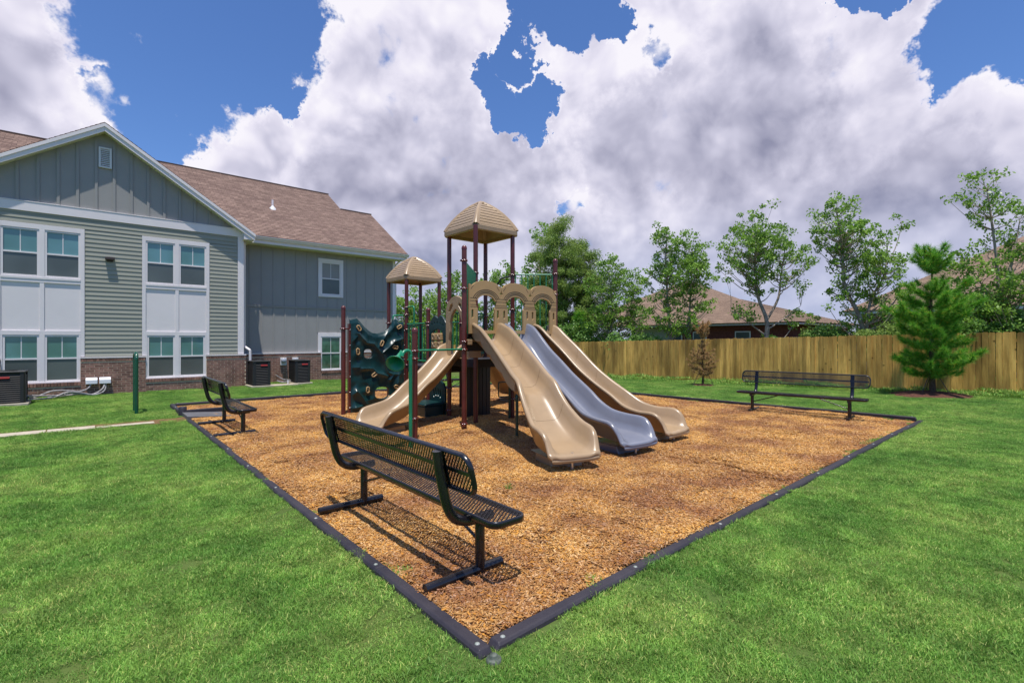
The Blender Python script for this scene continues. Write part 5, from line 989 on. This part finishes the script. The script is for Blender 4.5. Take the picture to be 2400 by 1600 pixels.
def make_tree(name, label, x, y, trunkpts, blobs_, nclus, n_per, size, clr, m='leaf', bark='bark', seed=1, tr=.09, group=None, droop=0., long_=1., thin=.62, cat='tree', z=None, hollow=.35):
    """trunkpts: list of stems (point lists, local coords); blobs_: crown ellipsoids (cx,cy,cz,rx,ry,rz)"""
    rnd = random.Random(seed); t = thing(name, label, cat, (x, y, gz(x, y) if z is None else z), 0, group)
    stems = []; mb = MB()
    for st, r0 in trunkpts:
        p = smooth_path([Vector(q)+Vector((rnd.uniform(-.05,.05), rnd.uniform(-.05,.05), 0))*(i > 0) for i, q in enumerate(st)], 6); rs = [r0*(1-.80*i/(len(p)-1)) for i in range(len(p))]; mb.tube(p, rs, 8); stems.append((p, rs))
    vol = [b[3]*b[4]*b[5] for b in blobs_]; cen = []; rad = []
    if name == 'broadleaf_tree': nclus = int(nclus*2.0); n_per = int(n_per*.33); clr *= .80; blobs_ = [(b[0], b[1], b[2], b[3]*1.16, b[4]*1.16, b[5]*1.22) for b in blobs_]; hollow = .15
    for _ in range(nclus):
        b = rnd.choices(blobs_, vol)[0]
        while True:
            g = Vector((rnd.uniform(-1,1), rnd.uniform(-1,1), rnd.uniform(-1,1)))
            if hollow < g.length < 1: break
        c = Vector((b[0]+g.x*b[3], b[1]+g.y*b[4], b[2]+g.z*b[5])); cen.append(c); rad.append(clr*rnd.uniform(.6, 1.25))
    # limbs: each cluster joins the nearest lower stem point by a bowed twig
    for c, r_ in zip(cen, rad):
        best = None
        for p, rs in stems:
            for i, q in enumerate(p[2:], 2):
                dz = c.z-q.z; h = math.hypot(c.x-q.x, c.y-q.y)
                cost = h+abs(dz-h*.8)*.8+(0 if dz > 0 else 1.5*abs(dz))
                if best is None or cost < best[0]: best = (cost, q, rs[i])
        q, rq = best[1], best[2]; mid = q.lerp(c, .5)+Vector((rnd.uniform(-.12,.12), rnd.uniform(-.12,.12), -.12*(c-q).length)); mb.tube(smooth_path([q, mid, c], 3), [max(.006, min(rq*.55, .03)*(1-.8*i/6)) for i in range(7)], 5, caps=False)
    mb.build('trunk', MT[bark], t)
    V, F, tone = leaves_mesh([tuple(c) for c in cen], rad, int(n_per*1.8), size*.86, seed+50, droop=droop, long_=long_, thin=thin)
    me = raw_mesh('crown', V, F, tone, MT[m]); o = bpy.data.objects.new('crown', me); COL.objects.link(o); o.parent = t; o['kind'] = 'stuff'; return t
GT = 'young trees beyond the wooden fence'
u_ = Vector((math.sin(AZ), -math.cos(AZ), 0))            # across the view; trees are laid out along it
def LA(a, dz, b=0): return (u_.x*a+math.cos(AZ)*b, u_.y*a+math.sin(AZ)*b, dz)
def BL(a, z, ra, rz, b=0, rb=None): c = LA(a, z, b); rb = rb or ra; return (c[0], c[1], c[2], ra, rb, rz)
# broadleaf row (x≈21-23 m, just outside the fence)
make_tree('broadleaf_tree', 'round open-crowned tree with a clear forking trunk, above the bench by the fence', 22.5, 8.9, [([(0,0,0),LA(.02,1.3),LA(.0,2.6),LA(-.25,3.6),LA(-.45,4.6),LA(-.5,6.2)], .13), ([LA(0,2.6),LA(.5,3.6),LA(.7,4.6),LA(.9,5.9)], .07), ([LA(0,2.2),LA(.9,2.8),LA(1.5,3.3)], .04), ([LA(0,2.0),LA(-.8,2.6),LA(-1.5,3.1)], .04)],
    [BL(-.25,6.9,.95,.75), BL(-.75,5.7,1.2,.95), BL(-1.35,4.8,.65,.55), BL(.9,5.3,.95,.75), BL(.3,6.1,1.0,.7), BL(1.3,4.3,.45,.5), BL(-1.1,3.0,.6,.45), BL(1.35,2.9,.5,.4), BL(-.2,4.3,.8,.4)], 125, 62, .135, .33, seed=3, group=GT)
make_tree('broadleaf_tree', 'bright green two-stemmed tree with a stray sprig, left of the young pine', 22.6, 5.3, [([(0,0,0),LA(-.05,1.5),LA(-.2,2.6),LA(-.75,3.8),LA(-.9,5.2),LA(-1.1,6.6)], .12), ([LA(.05,.3),LA(.12,1.8),LA(.25,3.2),LA(.7,4.2),LA(.9,5.3)], .08), ([LA(.4,3.8),LA(1.1,5.2),LA(1.45,6.2)], .03)],
    [BL(-1.0,6.4,.85,.7), BL(-.9,5.7,.95,.6), BL(.0,5.4,.95,.8), BL(.45,4.4,.95,.8), BL(-.5,4.2,.8,.75), BL(1.4,6.35,.30,.34), BL(1.5,3.4,.6,.45), BL(-1.2,3.2,.5,.5), BL(.6,2.9,.7,.6), BL(-.3,2.6,.7,.4)], 130, 62, .13, .31, seed=4, group=GT)
make_tree('broadleaf_tree', 'twin-stemmed leafy tree standing before the neighbour roof', 22.5, 13.4, [([(0,0,0),LA(-.1,1.8),LA(-.25,4.0),LA(-.35,6.0),LA(-.3,7.4)], .10), ([LA(.7,0),LA(.75,2.2),LA(.9,4.2),LA(1.0,6.3)], .09)],
    [BL(-.4,7.0,.7,.85), BL(.95,6.4,.9,.9), BL(.2,5.5,1.2,.9), BL(1.3,5.1,.8,.9), BL(-.6,5.0,.7,.8), BL(.9,3.9,1.0,.7), BL(-.7,3.6,.7,.6), BL(.2,2.7,1.0,.6)], 155, 60, .15, .36, seed=5, group=GT)
make_tree('broadleaf_tree', 'smaller dark leafy tree right of the big willow', 22.5, 17.3, [([(0,0,0),LA(0,2.0),LA(.1,4.0),LA(-.1,6.0)], .09), ([LA(0,1.5),LA(1.0,3.6),LA(1.3,4.6)], .05)],
    [BL(.0,6.3,.75,.8), BL(-.5,5.1,.9,.7), BL(.9,5.2,1.0,.7), BL(1.5,4.0,.8,.8), BL(.2,3.7,1.2,.8), BL(-.6,3.1,.8,.8), BL(1.2,2.6,.9,.6)], 145, 60, .15, .38, seed=6, group=GT)
make_tree('willow_tree', 'large soft-leaved willow, widest tree, directly right of the domed tower', 23.0, 21.3, [([(0,0,0),LA(.1,2.5),LA(-.2,5.0),LA(-.5,8.0)], .2), ([LA(.1,2.0),LA(1.2,4.5),LA(1.7,7.0)], .12), ([LA(0,2.2),LA(-1.3,4.5),LA(-1.6,6.5)], .1)],
    [BL(-.6,9.5,.8,1.0), BL(-.9,7.7,1.5,1.3), BL(.9,7.4,1.4,1.2), BL(0,5.8,2.2,1.2), BL(-1.5,5.2,1.2,1.2), BL(1.7,5.3,1.2,1.2), BL(.3,4.0,2.3,1.1), BL(-1.3,3.2,1.3,.9), BL(1.5,3.0,1.4,.9)], 330, 130, .14, .50, m='leafw', seed=7, droop=.5, long_=1.8, thin=.30)
make_tree('broadleaf_tree', 'tall thin tree whose leafy tip shows left of the willow top', 24.5, 25.2, [([(0,0,0),LA(.1,3),LA(0,6),LA(.2,9.2)], .1)], [BL(.2,9.8,.8,.7), BL(-.3,7.8,.8,.5), BL(-.3,6.4,1.1,.8), BL(-.2,5.0,1.3,.9), BL(.2,3.5,1.5,.9)], 140, 60, .19, .42, seed=8, group=GT)
make_tree('broadleaf_tree', 'leafy tree showing between the posts of the larger tower', 23.5, 28.5, [([(0,0,0),LA(.1,3),LA(0,5),LA(.1,7)], .1)], [BL(.3,7.4,.9,.6), BL(-.4,6.4,1.1,.8), BL(.6,5.6,1.2,.8), BL(0,4.2,1.6,1.0), BL(0,2.6,1.8,.8)], 150, 60, .2, .45, seed=9, group=GT)
make_tree('broadleaf_tree', 'leafy tree between the two domed roofs', 22.5, 33.5, [([(0,0,0),LA(.1,3),LA(0,5),LA(.1,7)], .1)], [BL(.2,6.9,1.0,.9), BL(-.6,5.6,1.3,.8), BL(.9,5.0,1.2,1.0), BL(0,4.0,1.9,1.0), BL(0,2.5,2.2,.8)], 160, 60, .22, .5, seed=10, group=GT)
make_tree('broadleaf_tree', 'leafy tree seen through the smaller tower, beside the building corner', 22.0, 38.5, [([(0,0,0),LA(.1,3),LA(0,5),LA(.1,6.5)], .1)], [BL(.2,6.0,1.6,.9), BL(-1.0,5.0,1.5,.9), BL(1.2,4.6,1.5,1.0), BL(0,3.4,2.4,1.0), BL(0,2.0,2.6,.8)], 180, 60, .24, .55, seed=11, group=GT)
make_tree('broadleaf_tree', 'leaning pale-trunked tree with sparse upper crown at the right edge', 21.6, 1.55, [([LA(.9,0),LA(.75,1.3),LA(.45,2.3),LA(.1,3.0),LA(-.1,4.4),LA(-.35,6.3)], .10), ([LA(.1,3.0),LA(.5,4.2),LA(.7,5.4)], .05), ([LA(.3,2.5),LA(-.5,3.3),LA(-1.2,4.1)], .04), ([LA(.6,1.9),LA(.2,3.2),LA(.5,4.6)], .04)],
    [BL(-.55,6.5,.55,.35), BL(-.9,5.95,.5,.3), BL(-.2,5.7,.65,.45), BL(.9,5.9,.45,.35), BL(.1,4.5,.5,.5), BL(.9,5.0,.5,.55), BL(.8,4.1,.5,.4), BL(-1.1,4.1,.5,.5), BL(-.7,3.5,.8,.6), BL(-.2,2.9,.9,.6), BL(.4,3.2,.6,.5), BL(-.9,2.3,.8,.6), BL(.1,1.9,.9,.5)], 150, 50, .12, .26, seed=12, group=GT)
make_tree('broadleaf_tree', 'tree at the very right edge of the picture, mostly outside it', 20.9, .1, [([(0,0,0),LA(.1,2),LA(.2,4.4),LA(.1,5.8)], .09)], [BL(.1,5.9,.45,.4), BL(.3,4.9,.7,.5), BL(.2,3.7,.6,.8), BL(.0,2.6,.7,.6), BL(.1,1.8,.7,.5)], 70, 55, .12, .26, seed=13, group=GT)
# understorey
def shrub(label, x, y, blobs_, n, per, size, m, seed, group='shrubs beyond the wooden fence', clr=.35, **k): return make_tree('shrub', label, x, y, [([(0,0,0), (0,0,1.2)], .03), ([(0,0,0), LA(.4,1.3)], .02)], blobs_, n, per, size, clr, m=m, bark='barkd', seed=seed, group=group, cat='shrub', **k)
shrub('dense dark undergrowth beneath the leaning tree, behind the young pine', 21.4, 2.0, [BL(.6,1.6,1.2,.9), BL(-.6,1.9,1.0,.9), BL(-.2,2.5,.9,.6), BL(1.4,1.7,.8,.9)], 120, 70, .12, 'leafd', 21)
shrub('tangled pale green shrub right of the bench, over the fence', 21.6, 4.1, [BL(0,1.7,1.1,.75), BL(.9,1.6,.6,.6), BL(-.8,1.5,.5,.6)], 70, 60, .11, 'leafw', 22)
shrub('dark bush round the foot of the two-stemmed bright tree', 21.9, 6.4, [BL(0,1.6,.8,.8), BL(.7,1.6,.6,.7)], 50, 60, .11, 'leafd', 23)
shrub('pale airy sapling between the two round-crowned trees', 23.2, 7.2, [BL(0,2.1,.55,.8), BL(.3,1.7,.5,.4), BL(-.2,2.8,.3,.3)], 26, 40, .12, 'leafw', 24, clr=.25)
shrub('small rounded bush in front of the grey fence', 22.4, 9.0, [BL(.25,1.55,.42,.55)], 22, 60, .10, 'leaf', 25, clr=.24)
shrub('low green bush topping the fence beside the dead pine', 22.0, 11.5, [BL(0,1.35,.6,.4), BL(.8,1.3,.5,.35), BL(1.8,1.2,.5,.3)], 30, 50, .11, 'leaf', 26, clr=.28)
shrub('dark undergrowth before the neighbour house wall', 22.3, 15.0, [BL(0,1.4,1.6,.7), BL(-1.4,1.4,1.2,.8), BL(.8,1.5,.9,.5)], 85, 60, .14, 'leafd', 27, clr=.42)
shrub('dark undergrowth below the willow', 21.8, 19.2, [BL(0,1.8,1.9,1.2), BL(-1.6,1.7,1.4,1.2), BL(1.6,1.5,1.4,1.0)], 140, 75, .15, 'leafd', 28, clr=.45)
shrub('leafy thicket left of the willow, behind the slides', 22.2, 24.8, [BL(0,1.6,2.2,1.2), BL(-2,1.5,1.6,1.2), BL(2,1.6,1.6,1.2)], 150, 75, .17, 'leafd', 29, clr=.5)
shrub('leafy thicket behind the towers', 21.9, 31.0, [BL(0,1.6,2.6,1.3), BL(-2.4,1.5,1.9,1.2), BL(2.4,1.6,1.9,1.2)], 170, 75, .19, 'leafd', 30, clr=.55)
shrub('leafy thicket near the corner of the building', 21.5, 38.0, [BL(0,1.6,3.0,1.5), BL(-2.6,1.7,2.2,1.4), BL(2.6,1.6,2.2,1.4)], 190, 75, .22, 'leafd', 31, clr=.6)
# conifers: needle brushes on whorled branches
def needles(cen, dirs, n_per, ln, wid, seed, spread=.9, green_=True):
    r = np.random.default_rng(seed); C = np.repeat(np.array(cen), n_per, 0); Dr = np.repeat(np.array(dirs), n_per, 0); n = len(C); t_ = r.uniform(-.5, .5, n)[:, None]; base = C+Dr*t_*ln*1.1
    d = Dr*.9+r.normal(0, spread*.6, (n, 3)); d /= np.linalg.norm(d, axis=1)[:, None]; l_ = ln*r.uniform(.6, 1.15, n)[:, None]; w = np.cross(d, r.normal(0, 1, (n, 3))); w /= np.linalg.norm(w, axis=1)[:, None]
    V = np.stack([base-w*wid, base+w*wid, base+d*l_+w*wid*.3], 1).reshape(-1, 3); F = np.arange(n)[:, None]*3+np.array([[0,1,2]]); k = r.uniform(0, 1, n); dry = (r.uniform(0, 1, n) < (.06 if green_ else 0))
    tone = np.stack([.6+.8*k, .65+.65*k, .6+.5*k], 1); tone[dry] = [4.5, 1.5, 2]; return V, F, np.repeat(tone, 3, 0)
def conifer(name, label, x, y, H_, levels, m, seed, n_per=60, ln=.2, wid=.004, tr=.06, cat='tree', group=None, fluff=None):
    rnd = random.Random(seed); t = thing(name, label, cat, (x, y, gz(x, y)), 0, group); mb = MB(); lean = [(0,0,-.05), (.02,.02,H_*.3), (-.03,.03,H_*.6), (.0,.0,H_*.93)]; P = smooth_path(lean, 6); mb.tube(P, [tr*(1-.85*i/(len(P)-1)) for i in range(len(P))], 8); tk = mb.build('trunk', MT['barkd'], t)
    cen = []; dirs = []
    for z, L_, nb, up in levels:
        for k in range(nb):
            a = 2*math.pi*(k+rnd.random()*.5)/nb+z*2; l_ = L_*rnd.uniform(.65, 1.15); d = Vector((math.cos(a), math.sin(a), up+rnd.uniform(-.1,.15))); q = Vector((0,0,z)); tip = q+d*l_; md = q.lerp(tip, .5)+Vector((0,0,-.08*l_)); pts = smooth_path([q, md, tip], 3)
            MB().tube(pts, [.016*(1-.7*i/(len(pts)-1)) for i in range(len(pts))], 5).build('branch', MT['barkd'], t)
            for s in np.linspace(.42, 1.0, max(2, int(l_/.15))):
                i = min(len(pts)-1, int(s*(len(pts)-1))); c = pts[i]; cen.append(tuple(c)); dd = (d+Vector((rnd.uniform(-.3,.3), rnd.uniform(-.3,.3), .35+rnd.uniform(-.2,.4)))).normalized(); dirs.append(tuple(dd))
                if rnd.random() < .6:
                    c2 = c+Vector((rnd.uniform(-.16,.16), rnd.uniform(-.16,.16), rnd.uniform(-.05,.12))); cen.append(tuple(c2)); dirs.append(tuple((dd+Vector((0,0,.5))).normalized()))
    cen.append((0,0,H_*.95)); dirs.append((0,0,1))
    V, F, tone = needles(cen, dirs, n_per, ln, wid, seed, green_=(m == 'needle'), spread=1.5); me = raw_mesh('crown', V, F, tone, MT[m]); o = bpy.data.objects.new('crown', me); COL.objects.link(o); o.parent = t; o['kind'] = 'stuff'; return t
def stakes(t, m='black'):
    for a in (.6, 2.6, 4.7):
        mb = MB(); mb.tube([(math.cos(a)*.05, math.sin(a)*.05, .75), (math.cos(a)*.42, math.sin(a)*.42, 0)], .010, 6); mb.build('guy_stake', MT['bronze'], t)
px_, py_ = 18.65, 2.72
pn = conifer('pine_tree', 'bushy young green pine with gappy whorls, staked in front of the fence', px_, py_, 4.25, [(.6,.6,6,.2),(.85,.9,6,.2),(1.1,.95,6,.2),(1.4,.95,6,.25),(1.7,.8,6,.35),(2.0,.8,6,.35),(2.3,.95,6,.25),(2.6,1.0,6,.25),(2.85,.7,5,.4),(3.1,.4,4,.6),(3.6,.36,6,.6),(3.8,.45,7,.5),(3.98,.30,6,.8)], 'needle', 31, n_per=210, ln=.18, wid=.0045, tr=.085)
stakes(pn)
ring = thing('mulch_ring', 'low reddish mulch ring round the foot of the young pine', 'mulch', (px_, py_, gz(px_, py_))); mb = MB(); rr = []
for rad_, zz in ((1.0, -.02), (.8, .05), (.5, .10), (.15, .13)): rr.append([Vector((rad_*math.cos(a)*(1+.1*math.sin(3*a)), rad_*1.15*math.sin(a)*(1+.1*math.cos(2*a)), zz+.015*math.sin(5*a))) for a in [2*math.pi*k/28 for k in range(28)]])
mb.loft(rr, caps=True); mb.build('mound', MT['soil'], ring)
dx_, dy_ = 17.85, 9.35
dn_ = conifer('dead_pine', 'small dead brown pine sapling held by stakes in front of the fence', dx_, dy_, 2.35, [(.42,.42,5,.3),(.6,.5,6,.25),(.8,.52,6,.3),(1.0,.45,6,.35),(1.2,.32,5,.5),(1.45,.2,3,.8),(1.85,.25,4,.7),(2.05,.28,5,.6),(2.2,.2,4,.8)], 'deadn', 33, n_per=85, ln=.11, wid=.006, tr=.035); stakes(dn_)
ring = thing('mulch_ring', 'small dark mulch ring round the dead sapling', 'mulch', (dx_, dy_, gz(dx_, dy_))); mb = MB(); rr = []
for rad_, zz in ((.45, -.01), (.35, .03), (.1, .05)): rr.append([Vector((rad_*math.cos(a), rad_*math.sin(a), zz)) for a in [2*math.pi*k/20 for k in range(20)]])
mb.loft(rr); mb.build('mound', MT['soil'], ring)
conifer('conifer', 'bright green young conifer beyond the fence, right of the slide tower', 22.2, 19.4, 3.9, [(z, .75*(1-.17*i), 7, .35) for i, z in enumerate((1.2,1.7,2.2,2.7,3.15,3.5))], 'needle', 35, n_per=70, ln=.24, wid=.007, tr=.05)
# weeds in the mulch
for lab, x, y, s in (('tiny green weed sprouting from the mulch in front of the wave slide', 3.35, 3.9, 3),):
    V, F, c = blades(45, .03, .04, .09, .004, s); me = raw_mesh('weed', V, F, c, MT['grass']); o = bpy.data.objects.new('weed', me); COL.objects.link(o); o.location = (x, y, .03); tag(o, lab, 'weed')

# ---------------------------------------------------------------- houses beyond the fence
def hip(x0, x1, y0, y1, ze, rise, par, org, m='shingle2', inset=None):
    w = min(x1-x0, y1-y0)/2; zt = ze+rise
    if (y1-y0) >= (x1-x0): t0 = ((x0+x1)/2, y0+w, zt); t1 = ((x0+x1)/2, y1-w, zt)
    else: t0 = (x0+w, (y0+y1)/2, zt); t1 = (x1-w, (y0+y1)/2, zt)
    if (y1-y0) >= (x1-x0):
        roof_plane('roof', (x0, y1, ze), (x0, y0, ze), t1, t0, m, par, org); roof_plane('roof', (x1, y0, ze), (x1, y1, ze), t0, t1, m, par, org); roof_plane('roof', (x0, y0, ze), (x1, y0, ze), t0, t0, m, par, org); roof_plane('roof', (x1, y1, ze), (x0, y1, ze), t1, t1, m, par, org)
    else:
        roof_plane('roof', (x0, y0, ze), (x1, y0, ze), t0, t1, m, par, org); roof_plane('roof', (x1, y1, ze), (x0, y1, ze), t1, t0, m, par, org); roof_plane('roof', (x0, y1, ze), (x0, y0, ze), t0, t0, m, par, org); roof_plane('roof', (x1, y0, ze), (x1, y1, ze), t1, t1, m, par, org)
def house(label, o, wallbox, wm, wins, eave):
    t = thing('brick_house', label, 'house', o); (x0, x1, y0, y1, z1) = wallbox; mb = MB(o); mb.box((x0, y0, -1.5), (x1, y1, z1)); mb.build('wall', MT[wm], t)
    mb = MB(o)
    for k in range(int((z1+.8)/.16)):
        z = -.8+k*.16; mb.box((x0-.008, y0, z), (x0, y1, z+.135))
    c = mb.build('brick_course', MT[wm], t); c['kind'] = 'stuff'
    mb = MB(o); ex0, ex1, ey0, ey1, ez = eave; mb.box((ex0, ey0, ez-.16), (ex1, ey1, ez)); mb.build('eave', MT['white'], t)
    for (yc, w, za, zb) in wins:
        mb = MB(o); mb.box((x0-.05, yc-w/2, za), (x0-.009, yc+w/2, zb)); wd = mb.build('window', MT['vent'], t); mb = MB(o); mb.box((x0-.06, yc-w/2+.07, za+.07), (x0-.051, yc+w/2-.07, zb-.07)); mb.build('pane', MT['glasslo'], wd)
    return t
o1 = (34, 14, 0); h1 = house('red brick single-storey house with a brown hip roof beyond the fence', o1, (30.5, 41, 10.6, 21.5, 2.42), 'redbrick', [(13.4, .95, .5, 2.1), (16.2, .95, .5, 2.1), (17.9, .9, .5, 2.1)], (29.98, 41.5, 10.05, 22.0, 2.62))
hip(29.9, 41.6, 10.0, 24.1, 2.6, 1.9, h1, o1); hip(32.5, 44.5, 15.6, 27.4, 3.4, 3.2, h1, o1)
mb = MB(o1); mb.box((30.42, 18.4, -1), (30.49, 21.4, 2.40)); mb.build('side_siding', MT['sage'], h1)
o2 = (33, 0, 0); h2 = house('house with a tall brown roof behind the trees at the right edge', o2, (28.0, 40, -12, 6.7, 2.7), 'redbrick', [(3.0, 1.2, .6, 2.2)], (27.45, 40.5, -12.5, 7.25, 2.95)); hip(27.4, 40.6, -12.6, 7.3, 2.95, 4.0, h2, o2)
o3 = (52, 12, 0); h3 = thing('distant_house', 'low tan roof far behind, between the brick house and the bright tree', 'house', o3); hip(46, 56, 2, 14, 1.6, 1.4, h3, o3); mb = MB(o3); mb.box((46.6, 2.6, -2), (55.4, 13.4, 1.6)); mb.build('wall', MT['redbrick'], h3)
# far wood at the horizon
shr = np.random.default_rng(5); cen = []; rad = []
for k in range(150):
    y = shr.uniform(-60, 110); x = 95+shr.uniform(-6, 6); cen.append((x, y, gz(20, 30)+shr.uniform(.5, 3.6))); rad.append(shr.uniform(1.2, 2.4))
V, F, c = leaves_mesh(cen, rad, 70, .6, 77); me = raw_mesh('distant_wood', V, F, c*.8, MT['leafd']); o = bpy.data.objects.new('distant_wood', me); COL.objects.link(o); o['kind'] = 'stuff'
